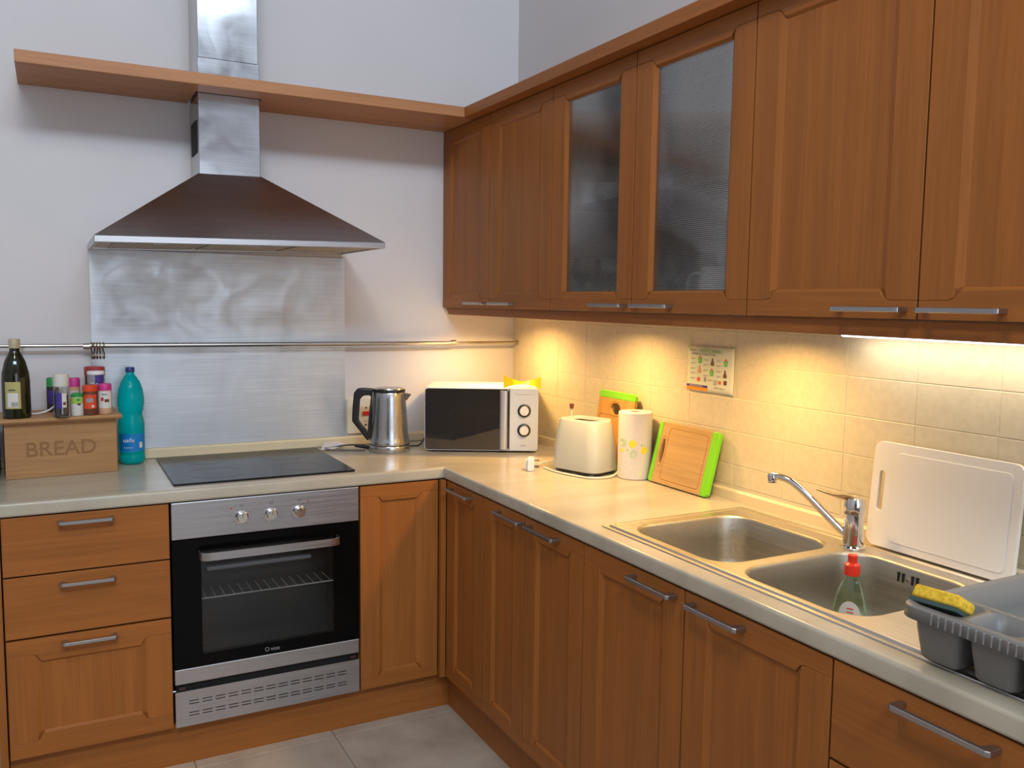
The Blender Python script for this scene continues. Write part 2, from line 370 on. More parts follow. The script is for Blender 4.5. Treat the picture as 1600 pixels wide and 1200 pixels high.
# ---------------------------------------------------------------- cupboard fronts
def handle(parent, F, cx, cz, L=.165, dep=.028, m=HANDLE, h=.010):
    """flat bow handle along a"""
    a = L/2
    pts = [(-a, 0), (-a, dep), (-a+.006, dep+.004), (a-.006, dep+.004), (a, dep), (a, 0), (a-.013, 0), (a-.02, dep-.006), (-a+.02, dep-.006), (-a+.013, 0)]
    bm = bmesh.new(); G = lambda p, q, z: F(cx+p, z, q)
    A = [bm.verts.new(G(p, q, cz-h/2)) for p, q in pts]; B = [bm.verts.new(G(p, q, cz+h/2)) for p, q in pts]
    n = len(pts); bm.faces.new(A); bm.faces.new(B[::-1])
    for i in range(n): bm.faces.new((A[i], B[i], B[(i+1) % n], A[(i+1) % n]))
    return part('handle', bm, m, parent, bev=.0012, seg=1)
def panel_door(parent, F, a0, a1, z0, z1, grain_h, hc=None, hz=None, sw=.088, rw=.062, glass=False, name='door', sw2=None, hL=.165):
    """five piece cabinet door; routed joints with stepped corners"""
    g = .0019; a0 += g; a1 -= g; z0 += g; z1 -= g
    sw2 = sw2 or sw; th = .020; ch = .016; dp = .007; ro = rw*.60; k = .028
    if glass: d = part(name, prism([(a0+sw-.008, z0+rw-.008), (a1-sw2+.008, z0+rw-.008), (a1-sw2+.008, z1-rw+.008), (a0+sw-.008, z1-rw+.008)], lambda p, q, r: F(p, q, r), -.014, -.010), REED, parent, label='reeded smoked glass pane')
    else: d = part(name, prism([(a0+.01, z0+.01), (a1-.01, z0+.01), (a1-.01, z1-.01), (a0+.01, z1-.01)], lambda p, q, r: F(p, q, r), -th, -dp), WZ, parent)
    cut = dp if not glass else .012
    for s, (e, w) in enumerate(((a0, sw), (a1, sw2))):
        q = 1 if s == 0 else -1; ai = e+q*w
        # stile outline: outer edge, joint lines, inner edge
        o = [(e, z0+ro), (ai-q*k, z0+ro), (ai-q*k*.55, z0+ro+.004), (ai, z0+rw), (ai, z1-rw), (ai-q*k*.55, z1-ro-.004), (ai-q*k, z1-ro), (e, z1-ro)]
        i_ = [(e, z0+ro), (ai-q*k, z0+ro), (ai-q*(k*.55+.002), z0+ro+.004), (ai-q*ch, z0+rw-.004), (ai-q*ch, z1-rw+.004), (ai-q*(k*.55+.002), z1-ro-.004), (ai-q*k, z1-ro), (e, z1-ro)]
        bm = loft([[F(p, r, -th) for p, r in o], [F(p, r, -cut) for p, r in o], [F(p, r, 0) for p, r in i_]])
        part('stile', bm, WZ, d, bev=.0008, seg=1)
    for zz, q in ((z0, 1), (z1, -1)):
        zi = zz+q*rw; zo = zz+q*ro
        o = [(a0, zz), (a1, zz), (a1, zo), (a1-sw2+k, zo), (a1-sw2+k*.55, zo+q*.004), (a1-sw2, zi), (a0+sw, zi), (a0+sw-k*.55, zo+q*.004), (a0+sw-k, zo), (a0, zo)]
        gg = .0005
        o = [(p, r-(q*gg if j > 1 else 0)) for j, (p, r) in enumerate(o)]
        i_ = list(o); i_[5] = (a1-sw2+.003, zi-q*.007); i_[6] = (a0+sw-.003, zi-q*.007)
        bm = loft([[F(p, r, -th) for p, r in o], [F(p, r, -cut) for p, r in o], [F(p, r, 0) for p, r in i_]])
        part('rail', bm, grain_h, d, bev=.0008, seg=1)
    if hc is not None: handle(d, F, hc, hz, hL)
    return d
def slab_drawer(parent, F, a0, a1, z0, z1, grain, hc, hz, hL=.15):
    d = part('drawer', prism([(a0+.0015, z0+.0015), (a1-.0015, z0+.0015), (a1-.0015, z1-.0015), (a0+.0015, z1-.0015)], F, -.02, 0), grain, parent, bev=.0012, seg=2)
    handle(d, F, hc, hz, hL); return d
def carcass(parent, a0, a1, z0, z1, F, dep, mode='low', m=None, top=True):
    """open fronted box: sides, bottom, back (top for wall units); d negative goes inwards"""
    bm = bmesh.new(); th = .016; f = -.0225
    R = lambda p0, p1, r0, r1, d0, d1: prism([(p0, r0), (p1, r0), (p1, r1), (p0, r1)], F, d0, d1, bm)
    R(a0+.0005, a0+th, z0, z1, -dep, f); R(a1-th, a1-.0005, z0, z1, -dep, f)
    R(a0+th, a1-th, z0, z0+th, -dep, f); R(a0+th, a1-th, z0+th, z1-(th if top else 0), -dep, -dep+.008)
    if top: R(a0+th, a1-th, z1-th, z1, -dep, f)
    return part('carcass', bm, m or WZ, parent)

XF = -.348                  # wall cupboards, front plane
FU = fy(XF); ZB, ZT = 1.457, 2.181
U = [0.0, .433, .892, 1.348, 1.813, 2.274, 2.735]
def upper(label, i0, i1, hs, glass=False, name='wall_cupboard', inside=None):
    t = thing(name, label, 'cupboard', (XF/2, -(U[i0]+U[i1])/2, ZB))
    carcass(t, U[i0]+(.0015 if i0 == 0 else 0), U[i1], ZB, ZT, FU, -XF-.0165+.0001, m=inside or WZ)
    for i in range(i0, i1):
        panel_door(t, FU, U[i]+(.0012 if i == 0 else 0), U[i+1], ZB, ZT, WY, hs[i-i0], 1.4775, glass=glass)
    return t
upper('wooden two-door wall cupboard in the corner, nearest the cooker hood', 0, 2, [.345, .56])
gc = upper('wooden wall cupboard with two reeded glass doors', 2, 4, [1.245, 1.455], True, 'glass_door_cupboard', WIN)
part('shelf', box(XF+.03, -.03, -U[4]+.02, -U[2]-.02, 1.790, 1.796), SHELFG, gc, label='glass shelf')
upper('wooden single-door wall cupboard right of the glass doors', 4, 5, [2.17])
upper('rightmost wooden wall cupboard, cut off by the picture edge', 5, 6, [2.37])
# board crowning the wall cupboards and the long shelf (mitred together)
CX = XF-.050
t = thing('cornice_board', 'wooden board capping the wall cupboards, mitred to the long shelf', 'cornice', (CX/2, -1.5, ZT))
part('board', prism([(CX, -.3172), (CX, -2.735), (-.0015, -2.735), (-.0015, -.0015)], lambda a, b, d: (a, b, d), ZT+.0005, ZT+.038), WY, t, bev=.001, seg=1)
t = thing('long_wall_shelf', 'long wooden shelf above the cooker hood, notched around its chimney', 'shelf', (-1.1, -.15, ZT))
part('board', prism([(-1.882, -.3165), (CX-.001, -.3165), (-.004, -.0015), (-1.132, -.0015), (-1.132, -.206), (-1.350, -.206), (-1.350, -.0015), (-1.882, -.0015)], lambda a, b, d: (a, b, d), ZT+.0005, ZT+.038), SHELFW, t, bev=.001, seg=1)
t = thing('light_pelmet', 'wooden light pelmet board under the wall cupboards', 'pelmet', (-.33, -1.4, 1.42))
part('board', prism([(0.004, 1.4565), (.035, 1.430), (2.735, 1.420), (2.735, 1.4565)], lambda a, b, d: (d, -a, b), -.334, -.316), WY, t, bev=.001, seg=1)

# base units
YF = -.594
FB = fx(YF); FR = fy(YF); ZP, ZD = .1367, .856
t = thing('drawer_unit', 'wooden base unit of three drawers left of the oven', 'cupboard', (-1.73, -.3, 0))
carcass(t, -1.956, -1.509, ZP, .858, FB, -YF-.02, top=False)
slab_drawer(t, FB, -1.955, -1.509, .683, .856, WX, -1.737, .832, .148)
slab_drawer(t, FB, -1.955, -1.509, .499, .681, WX, -1.737, .650, .148)
panel_door(t, FB, -1.955, -1.509, ZP+.002, .496, WX, -1.737, .473, sw=.09, rw=.075, name='drawer', hL=.148)
t = thing('end_panel', 'narrow wooden end panel left of the drawers', 'panel', (-1.968, -.3, 0))
part('board', box(-1.978, -1.958, YF-.004, -.0015, 0, .8585), WZ, t)
t = thing('corner_base_unit', 'wooden corner base unit with two hinged doors meeting at the corner', 'cupboard', (-.4, -.4, 0))
bm = box(-.9055, -.89, YF+.022, -.002, ZP, .858); box(-.89, -.002, -.018, -.002, ZP, .858, bm); box(YF+.022, -.002, -.9055, -.89, ZP, .858, bm)
box(-.89, -.002, -.57, -.018, ZP, ZP+.016, bm)
part('carcass', bm, WZ, t)
panel_door(t, FB, -.9055, -.6155, ZP, ZD, WX, sw=.082)
part('corner_filler', box(-.6150, -.5955, -.6150, -.5955, ZP, ZD), WZ, t)
panel_door(t, FR, .6165, .9055, ZP, ZD, WY, .745, .833, sw=.082, sw2=.082)
t = thing('narrow_base_unit', 'wooden base unit with two narrow doors beside the corner', 'cupboard', (-.3, -1.2, 0))
carcass(t, .906, 1.508, ZP, .858, FR, -YF-.02, top=False)
panel_door(t, FR, .906, 1.187, ZP, ZD, WY, 1.106, .833, sw=.082)
panel_door(t, FR, 1.187, 1.508, ZP, ZD, WY, 1.305, .833, sw=.082)
t = thing('sink_base_unit', 'wooden two-door base unit beneath the sink bowls', 'cupboard', (-.3, -1.9, 0))
carcass(t, 1.508, 2.329, ZP, .858, FR, -YF-.02, top=False)
panel_door(t, FR, 1.508, 1.9185, ZP, ZD, WY, 1.812, .833)
panel_door(t, FR, 1.9185, 2.329, ZP, ZD, WY, 2.028, .833)
t = thing('drawer_base_unit', 'wooden drawer unit below the draining board, at the right edge', 'cupboard', (-.3, -2.55, 0))
carcass(t, 2.329, 2.79, ZP, .858, FR, -YF-.02, top=False)
slab_drawer(t, FR, 2.330, 2.789, .672, .856, WY, 2.555, .833, .175)
slab_drawer(t, FR, 2.330, 2.789, .484, .669, WY, 2.555, .64, .175)
panel_door(t, FR, 2.330, 2.789, ZP+.002, .481, WY, 2.555, .46, name='drawer')
t = thing('plinth', 'wooden plinth board along the floor under the base units', 'plinth', (-1, -.56, 0))
part('back_board', box(-1.956, -.5585, -.5585, -.54, 0, ZP-.0008), WX, t)
part('side_board', box(-.5585, -.54, -2.79, -.559, 0, ZP-.0008), WY, t)

# ---------------------------------------------------------------- oven, vent, hob
t = thing('built_in_oven', 'built-in steel and black glass oven with three knobs', 'oven', (-1.207, -.3, 0))
OX0, OX1 = -1.5045, -.911
part('body', box(OX0+.02, OX1-.02, -.45, -.06, .29, .80), DARKV, t)
cp = part('control_panel', box(OX0, OX1, -.600, -.572, .741, .8565), STEELX, t, bev=.002)
for kx in (-1.295, -1.203, -1.113):
    bm = bmesh.new(); kz = .793
    prof_ = [(0, 0), (.0205, 0), (.0205, .003), (.0172, .004), (.0160, .018), (.0145, .0205), (0, .0205)]
    rings = []; n = 28
    kb = lathe(prof_, n); kb.transform(frame((kx, -.6003, kz), (1, 0, 0), (0, 0, 1)))
    kn = part('knob', kb, CHROME, cp, smooth=True)
    part('pointer', box(kx-.0008, kx+.0008, -.6216, -.6205, kz+.003, kz+.0135), INK, kn)
    bm = bmesh.new()
    for a in range(-140, 141, 28):
        q = math.radians(a); c = (kx+.027*math.sin(q), kz+.027*math.cos(q)); e = (kx+.0305*math.sin(q), kz+.0305*math.cos(q))
        tube([(c[0], -.6003, c[1]), (e[0], -.6003, e[1])], .0005, 4, bm)
    for s in (-.004, .004): box(kx+s-.0006, kx+s+.0006, -.6006, -.600, kz+.036, kz+.043, bm)
    box(kx-.004, kx+.004, -.6006, -.600, kz+.0355, kz+.0365, bm)
    part('dial_marks', bm, INK, cp)
for x in (-1.327, -1.083):
    b = lathe([(0, 0), (.0028, 0), (.0024, .001), (0, .001)], 12); b.transform(frame((x, -.6003, .824), (1, 0, 0), (0, 0, 1)))
    part('indicator_lamp', b, RED if x < -1.2 else DRED, cp)
# door: frame of black glass with a see-through window
dz0, dz1 = .328, .7375
bm = bmesh.new()
wx0, wx1, wz0, wz1 = -1.420, -.997, .366, .700
for a in ((OX0, wx0, dz0, dz1), (wx1, OX1, dz0, dz1), (wx0, wx1, dz0, wz0), (wx0, wx1, wz1, dz1)):
    box(a[0], a[1], -.598, -.575, a[2], a[3], bm)
dr = part('door', bm, OVG, t)
part('window_pane', box(wx0, wx1, -.597, -.594, wz0, wz1), OVWIN, dr)
part('door_foot', box(OX0, OX1, -.600, -.575, .279, dz0-.0005), STEELX, dr, bev=.002, label='brushed steel strip')
# bowed flat handle
L0, L1, hz = -1.428, -.987, .690
P = [(L0, -.599), (L0, -.632), (L0+.007, -.643), (L0+.02, -.649), (L0+.04, -.651), (L1-.04, -.651), (L1-.02, -.649), (L1-.007, -.643), (L1, -.632), (L1, -.599)]
Q = [(L1-.003, -.599), (L1-.003, -.631), (L1-.009, -.6405), (L1-.021, -.6455), (L1-.04, -.6475), (L0+.04, -.6475), (L0+.021, -.6455), (L0+.009, -.6405), (L0+.003, -.631), (L0+.003, -.599)]
part('handle', prism(P+Q, lambda a, b, d: (a, b, d), hz-.0125, hz+.0125), STEELX, dr, bev=.001, seg=1, smooth=True)
text('logo', 'vox', .020, frame((-1.195, -.5982, .345), (1, 0, 0), (0, 0, 1)), GREYL, dr)
bm = tube([(-1.221+.006*math.cos(a*PI/8), -.5984, .3455+.006*math.sin(a*PI/8)) for a in range(16)], .0009, 5, closed=True)
part('logo_ring', bm, GREYL, dr)
# cavity and wire rack
bm = bmesh.new()
OC = mat('oven_enamel', (.045, .048, .044), .3)
for a in ((wx0-.02, wx1+.02, -.46, -.452, .345, .72), (wx0-.02, wx0-.012, -.572, -.452, .345, .72), (wx1+.012, wx1+.02, -.572, -.452, .345, .72),
          (wx0-.02, wx1+.02, -.572, -.452, .337, .345), (wx0-.02, wx1+.02, -.572, -.452, .72, .728)): box(*a, bm)
part('cavity', bm, OC, t)
bm = bmesh.new()
tube([(wx0-.01, -.585, .541), (wx1+.01, -.585, .541)], .0020, 6, bm)
for k in range(15):
    x = wx0+.015+k*.0285; tube([(x, -.587, .544), (x, -.480, .541)], .0012, 5, bm)
part('wire_rack', bm, plain('wire_grey', (.55, .55, .52), .35), t, smooth=True)
part('reflection_bar', box(wx0+.03, wx1-.05, -.50, -.47, .600, .614), GREYL, t, bev=.004)  # grey bar modelled in place of a bright reflection in the oven window
# vent panel with punched slots: strips between slots
t = thing('vent_panel', 'steel ventilation panel with rows of slots under the oven', 'panel', (-1.207, -.58, .14))
z0, z1 = .1415, .2555
sl = []
zr = [.222, .2125, .184, .1745]
bm = bmesh.new()
cols = [OX0+.040+k*.0398 for k in range(13)]
zs = sorted([z0]+[q for z in zr for q in (z-.0014, z+.0014)]+[z1])
for i in range(0, len(zs)-1):
    if i % 2 == 0: box(OX0, OX1, -.600, -.597, zs[i], zs[i+1], bm)
    else:
        xs = [OX0]+[q for c in cols for q in (c, c+.030)]+[OX1]
        for j in range(0, len(xs), 2): box(xs[j], xs[j+1], -.600, -.597, zs[i], zs[i+1], bm)
bmesh.ops.remove_doubles(bm, verts=bm.verts, dist=1e-6)
part('slotted_plate', bm, STEELX, t)
part('backing', box(OX0+.005, OX1-.005, -.585, -.572, .142, .275), DARKV, t)
for x in (OX0+.012, OX1-.03): part('bracket', box(x, x+.018, -.594, -.587, .258, .268), plain('rusty_bracket', (.05, .02, .015)), t)

t = thing('ceramic_hob', 'black glass ceramic hob set in the worktop', 'hob', (-1.2, -.29, H))
part('glass_top', prism(rrect(-1.489, -.905, -.548, -.038, .006, 3), lambda a, b, d: (a, b, d), H+.0006, H+.0065), HOBG, t, bev=.0012)
bm = bmesh.new()
for x, y, r in ((-1.34, -.41, .09), (-1.34, -.17, .07), (-1.06, -.17, .09), (-1.06, -.41, .07)):
    tube([(x+r*math.cos(a*PI/20), y+r*math.sin(a*PI/20), H+.0063) for a in range(40)], .0005, 4, bm, closed=True)
part('cooking_rings', bm, plain('dim_ring', (.03, .03, .033)), t)

# ---------------------------------------------------------------- cooker hood, plate, rail
t = thing('cooker_hood', 'steel pyramid chimney cooker hood on the back wall', 'hood', (-1.235, -.2, 1.65))
tilt = .0195
def tz(x, z): return z+(x+1.235)*tilt
def hb(bm):
    for v in bm.verts: v.co.z = tz(v.co.x, v.co.z)
    return bm
hx0, hx1, hy = -1.689, -.781, -.500
part('canopy', hb(loft([[(hx0, hy, 1.675), (hx1, hy, 1.675), (hx1, -.001, 1.675), (hx0, -.001, 1.675)], [(-1.347, -.204, 1.912), (-1.135, -.204, 1.912), (-1.135, -.001, 1.912), (-1.347, -.001, 1.912)]])), HOODM, t, bev=.001, seg=1)
bm = bmesh.new()
for a in ((hx0, hx1, hy, hy+.012, 1.654, 1.6745), (hx0, hx0+.012, hy+.012, -.001, 1.654, 1.6745), (hx1-.012, hx1, hy+.012, -.001, 1.654, 1.6745), (hx0+.012, hx1-.012, -.03, -.001, 1.654, 1.6745)): box(*a, bm)
part('rim', hb(bm), STEELX, t, bev=.0015, seg=1)
part('underside', hb(box(hx0+.0125, hx1-.0125, hy+.0125, -.0305, 1.662, 1.672)), plain('hood_underside', (.55, .47, .38), .5), t)
for k in range(3):
    x = hx0+.03+k*.285
    f = part('grease_filter', hb(box(x+.03, x+.295, hy+.05, -.07, 1.658, 1.6615)), plain('filter_mesh%d' % k, (.36, .31, .25), .5), t)
    part('filter_latch', hb(box(x+.14, x+.18, hy+.055, hy+.075, 1.655, 1.658)), STEELX, f)
for x in (-1.24,):
    part('lower_chimney', box(-1.344, -1.138, -.200, -.0015, 1.905, 2.30), CHIM, t, bev=.0015, seg=1)
    part('upper_chimney', box(-1.341, -1.141, -.196, -.0015, 2.30, ZC-.002), CHIM, t, bev=.0015, seg=1)
part('side_grille', box(-1.3465, -1.3435, -.165, -.045, 1.985, 2.095), DARKV, t)

t = thing('steel_splash_plate', 'smeared brushed steel plate on the wall behind the hob', 'splash plate', (-1.23, 0, 1.3))
part('plate', box(-1.686, -.773, -.004, -.0008, .9365, 1.648), PLATE, t)
t = thing('wall_rail', 'thin telescopic metal rail across the back wall', 'rail', (-1, -.04, 1.31))
bm = tube([(-1.700, -.042, 1.3145), (-.312, -.042, 1.3095)], .0085, 12)
part('thick_tube', bm, RAILM, t, smooth=True)
part('thin_tube', tube([(-2.15, -.042, 1.3155), (-1.700, -.042, 1.3145)], .006, 12), RAILM, t, smooth=True)
part('thin_tube', tube([(-.312, -.042, 1.3095), (-.0095, -.042, 1.3095)], .0058, 12), RAILM, t, smooth=True)
for x in (-1.704, -.315): part('collar', tube([(x-.010, -.042, 1.312), (x+.010, -.042, 1.312)], .0105, 12), RAILM, t, smooth=True)
for x in (-.75, -1.9): part('bracket', tube([(x, -.002, 1.312), (x, -.036, 1.312)], .004, 8), RAILM, t, smooth=True)
part('end_cup', tube([(-.0095, -.042, 1.3095), (-.018, -.042, 1.3095)], .010, 12), RAILM, t, smooth=True)
HK = ['leftmost small brass S-hook hanging from the wall rail', 'second brass S-hook from the left on the wall rail', 'middle brass S-hook of the five on the rail', 'second brass S-hook from the right on the rail', 'rightmost small brass S-hook hanging from the wall rail']
hx = [-1.688, -1.680, -1.671, -1.662, -1.651]
h0 = None
for i, x in enumerate(hx):
    if h0 is None:
        pts = [(0, .0095*math.cos(math.radians(a)), .0095*math.sin(math.radians(a))+.0) for a in range(200, -50, -25)]
        pts += [(0, .007, -.012), (0, -.002, -.022), (0, -.010, -.030), (0, -.012, -.038), (0, -.006, -.045), (0, .003, -.045), (0, .008, -.039)]
        b = tube(smoothpath([(p[0], p[1], p[2]) for p in pts], 2), .0025, 6)
        h0 = o = part('hook', b, BRASS, None, smooth=True)
    else: o = h0.copy(); C.objects.link(o)
    o.location = (x, -.042, 1.3145); o.rotation_euler = (0, 0, random.uniform(-.25, .25))
    tag(o, HK[i], 'hook', 'brass hooks on the wall rail')
t = thing('cooker_switch', 'cream cooker switch and socket plate behind the kettle', 'switch', (-.72, 0, 1.015))
pl = part('plate', prism(rrect(-.768, -.628, .945, 1.088, .006, 3), lambda a, b, d: (a, d, b), -.012, -.0005), CREAMP, t, bev=.002)
part('rocker', box(-.702, -.676, -.0165, -.012, 1.018, 1.034), RED, t, bev=.001, label='red rocker switch')
part('indicator', box(-.691, -.685, -.0135, -.012, 1.046, 1.052), INK, t)
part('marking', box(-.696, -.684, -.0125, -.012, .992, .995), GREYL, t)
part('socket_slot', box(-.694, -.686, -.0125, -.012, .975, .982), INK, t)

# ---------------------------------------------------------------- kettle, microwave
KC = (-.655, -.195)
t = thing('electric_kettle', 'brushed steel electric kettle with black handle on the back worktop', 'kettle', (*KC, H), math.radians(-20))
def kp(name, prof, m, **k): return part(name, lathe(prof, 40), m, t, smooth=True, world=False, **k)
kp('base', [(0, .0005), (.078, .0005), (.080, .003), (.080, .006), (.0805, .007), (.0805, .024), (.079, .0265), (0, .0265)], STEELZ)
kp('seal_ring', [(0, .0267), (.0785, .0267), (.0785, .0300), (0, .0300)], BLACK)
kp('body', [(0, .0302), (.079, .0302), (.0795, .034), (.0765, .046), (.0735, .060), (.071, .100), (.067, .160), (.0635, .205), (.0615, .228), (.0600, .232), (0, .232)], STEELZ)
kp('collar', [(.0, .2322), (.0615, .2322), (.062, .236), (.0605, .243), (0, .243)], BLACK)
kp('lid', [(0, .2432), (.056, .2432), (.054, .2475), (.02, .250), (0, .2505)], STEELZ)
part('foot', lathe([(0, 0), (.074, 0), (.074, .0006), (0, .0006)], 24), BLACK, t, world=False)
# black handle: closed loop on the left side (-x local)
outer = [(-.052, .243), (-.100, .247), (-.122, .246), (-.136, .228), (-.142, .170), (-.143, .118), (-.118, .085), (-.096, .055), (-.082, .040), (-.0755, .045)]
inner = [(-.0655, .205), (-.066, .215), (-.080, .218), (-.1, .216), (-.111, .205), (-.113, .170), (-.116, .125), (-.104, .104), (-.088, .088), (-.083, .090), (-.078, .13)]
PO = outer+[(-.078, .09), (-.0755, .10), (-.072, .15)]
bm = prism([(-.058, .2445), (-.100, .2475), (-.122, .2455), (-.136, .228), (-.1415, .170), (-.1435, .118), (-.118, .085), (-.096, .055), (-.083, .040), (-.077, .050), (-.0835, .066), (-.088, .085), (-.104, .102), (-.1175, .124), (-.1145, .168), (-.112, .203), (-.101, .217), (-.080, .219), (-.066, .213), (-.0635, .226)], lambda a, b, d: (a, d, b), -.013, .013)
hd = part('handle', bm, BLACK, t, world=False, bev=.006, seg=3, smooth=True)
part('handle_strap', prism([(-.0635, .228), (-.069, .228), (-.0785, .150), (-.0855, .060), (-.079, .045), (-.0745, .055), (-.069, .13)], lambda a, b, d: (a, d, b), -.011, .011), BLACK, hd, world=False, bev=.003)
bm = loft([[(.058, -.018, .231), (.058, .018, .231), (.062, .0, .231)], [(.060, -.016, .2), (.060, .016, .2), (.070, 0, .2)]]); bm.free()
bm = bmesh.new(); v = [bm.verts.new(c) for c in ((.060, -.020, .229), (.060, .020, .229), (.086, 0, .222), (.064, -.010, .198), (.064, .010, .198), (.0665, 0, .197))]
for f in ((0, 2, 1), (0, 3, 5, 2), (2, 5, 4, 1), (0, 1, 4, 3), (3, 4, 5)): bm.faces.new([v[i] for i in f])
part('spout', bm, STEELZ, t, world=False, bev=.0015)
cord = smoothpath([(-.735, -.165, H+.012), (-.77, -.13, H+.020), (-.81, -.11, H+.018), (-.845, -.10, H+.012), (-.89, -.11, H+.0105)], 6)
part('upper_cord', tube(cord, .0032, 8), BLACK, t, smooth=True)
part('lower_cord', tube(smoothpath([(-.745, -.175, H+.0045), (-.80, -.155, H+.0045), (-.85, -.135, H+.006), (-.89, -.128, H+.0105)], 6), .0032, 8), BLACK, t, smooth=True)
part('connector', tube([(-.728, -.168, H+.014), (-.775, -.135, H+.019)], [.009, .006], 8), BLACK, t, smooth=True)
bm = bmesh.new()
v = [(-.905, -.115, H+.0085), (-.870, -.135, H+.0078), (-.79, -.075, H+.012), (-.81, -.030, H+.020), (-.87, -.035, H+.022)]
loft([[(x, y, z) for x, y, z in v], [(x, y, z+.0012) for x, y, z in v]], bm=bm)
tag(part('paper_card', bm, plain('white_card', (.70, .64, .60), .7), None), 'small white folded card beside the back right corner of the hob', 'card')

ang = math.atan2(-.482+.279, -.150+.542)
t = thing('microwave', 'white microwave with mirrored door and two dials in the corner', 'microwave', (-.542, -.279, H), ang)
w, hh, dd = .4415, .2445, .27     # local x along front, y depth
bz = .008
part('housing', box(.004, w-.004, .018, dd, bz, hh+bz), MWW, t, world=False, bev=.006, seg=3)
part('front_frame', prism(rrect(0, w, bz, hh+bz, .014, 5), lambda a, b, d: (a, d, b), 0, .018), MWW, t, world=False, bev=.002)
part('power_cord', tube(smoothpath([(-.572, -.150, H+.006), (-.545, -.150, H+.0045), (-.51, -.145, H+.005), (-.478, -.110, H+.018), (-.45, -.07, H+.03)], 6), .003, 8), BLACK, t, smooth=True)
dp = prism(rrect(.003, .327, bz+.004, hh+bz-.003, .011, 5), lambda a, b, d: (a, d, b), -.004, 0)
do = part('door', dp, MWG, t, world=False, bev=.001, seg=1)
bm = bmesh.new(); pts = [(.292, -.004), (.294, -.011), (.300, -.0165), (.308, -.018), (.316, -.0165), (.321, -.010), (.322, -.004)]
prism(pts, lambda a, b, d: (a, b, d), bz+.007, hh+bz-.008, bm)
part('door_handle', bm, mat('silver_plastic', (.62, .62, .63), .28, .6), do, world=False, smooth=True)
part('door_gap', box(.3275, .331, -.0012, .001, bz+.004, hh+bz-.003), BLACK, t, world=False)
for kz in (.094, .170):
    b = lathe([(0, 0), (.0255, 0), (.0255, .004), (.0215, .007), (.0, .007)], 32); b.transform(frame((.387, -.0002, kz-.004), (1, 0, 0), (0, 0, 1)))
    k = part('dial', b, BLACK, t, world=False, smooth=True)
    b = lathe([(0, .0071), (.0185, .0071), (.0175, .019), (.016, .0205), (0, .0205)], 32); b.transform(frame((.387, -.0002, kz-.004), (1, 0, 0), (0, 0, 1)))
    part('dial_cap', b, WHITE, k, world=False, smooth=True)
    part('dial_pointer', box(.3865, .3875, -.0212, -.0207, kz-.020, kz-.012), GREYL, k, world=False)
tw = WM[t]
text('logo', 'swan', .010, tw @ frame((.385, -.0006, .030), (1, 0, 0), (0, 0, 1)), GREYL, t)
part('print_line', box(.350, .425, -.0006, 0, .2285, .2295), GREYL, t, world=False)
for x in (.04, w-.04):
    for y in (.04, dd-.05):
        part('foot', lathe([(0, 0), (.012, 0), (.012, bz), (0, bz)], 12, (x, y, 0)), BLACK, t, world=False)
# yellow bow-shaped strip
t = thing('yellow_plastic_bow', 'bright yellow bow-shaped plastic strip on top of the microwave', 'strip', (-.20, -.44, H+bz+hh), ang)
bm = bmesh.new(); N = 20; rowt = []; rowb = []
loops = []
for i in range(N+1):
    s = -1+2*i/N; x = s*.072
    q = abs(s)**1.35
    zt_ = .020+.030*q-(.006 if s > 0 else 0)*q+.002; zb_ = .014*(1-q**1.3)+.001-(0 if s < 0 else .0)
    y = -.02+.03*(1-s*s)
    zb_ = max(zb_, .0008)
    loops.append([(x, y, zb_), (x, y+.0025, zb_), (x, y+.0025+.018*(1-q), zt_), (x, y+.018*(1-q), zt_)])
loft(loops, bm=bm)
part('strip', bm, YEL, t, world=False, smooth=True)

# ---------------------------------------------------------------- toaster
ta = math.atan2(-.945, .32)
t = thing('toaster', 'cream two-slot toaster on the worktop near the corner', 'toaster', (-.177, -.862, H), ta)
L, Wd, hh = .205, .150, .186
loops = []
for z, s, r in ((.012, .985, .038), (.02, 1.0, .040), (.06, 1.0, .042), (.09, .975, .043), (.13, .925, .044), (.16, .865, .044), (.178, .82, .043), (.184, .80, .042), (hh, .78, .040)):
    loops.append([(a, b, z) for a, b in rrect(-L/2*s, L/2*s, -Wd/2*s, Wd/2*s, r*s, 6)])
loops.append([(a, b, hh) for a, b in rrect(-L/2*.73, L/2*.73, -Wd/2*.70, Wd/2*.70, .035, 6)])
loops.append([(a, b, hh-.012) for a, b in rrect(-L/2*.71, L/2*.71, -Wd/2*.67, Wd/2*.67, .033, 6)])
part('shell', loft(loops), TOASTM, t, world=False, smooth=True, autos=50)
part('slot_plate', prism(rrect(-.069, .069, -.048, .048, .03, 6), lambda a, b, d: (a, b, d), hh-.0118, hh-.0110), plain('toaster_inner', (.16, .13, .09), .4), t, world=False)
bm = bmesh.new()
for y in (-.022, .022):
    part('bread_slot', prism(rrect(-.060, .060, y-.014, y+.014, .004, 3), lambda a, b, d: (a, b, d), hh-.0109, hh-.0100), DARKV, t, world=False)
    for x in (-.045, 0, .045): box(x-.0008, x+.0008, y-.013, y+.013, hh-.0099, hh-.0080, bm)
part('slot_wires', bm, CHROME, t, world=False)
bm = prism(rrect(-L/2*.93, L/2*.93, -Wd/2*.9, Wd/2*.9, .035, 5), lambda a, b, d: (a, b, d), .004, .0118)
part('underbody', bm, BLACK, t, world=False)
for x in (-.07, .0, .07):
    for y in (-.05, .05): part('foot', box(x-.009, x+.009, y-.008, y+.008, 0, .0038), WHITE, t, world=False)
lv = part('lever_stem', tube([(-.088, .030, .182), (-.088, .030, .214)], .0022, 8), CREAMP, t, world=False)
part('lever_knob', lathe([(0, .210), (.0065, .210), (.0085, .224), (.008, .227), (0, .227)], 14, (-.088, .030, 0)), BRN, t, world=False, smooth=True)
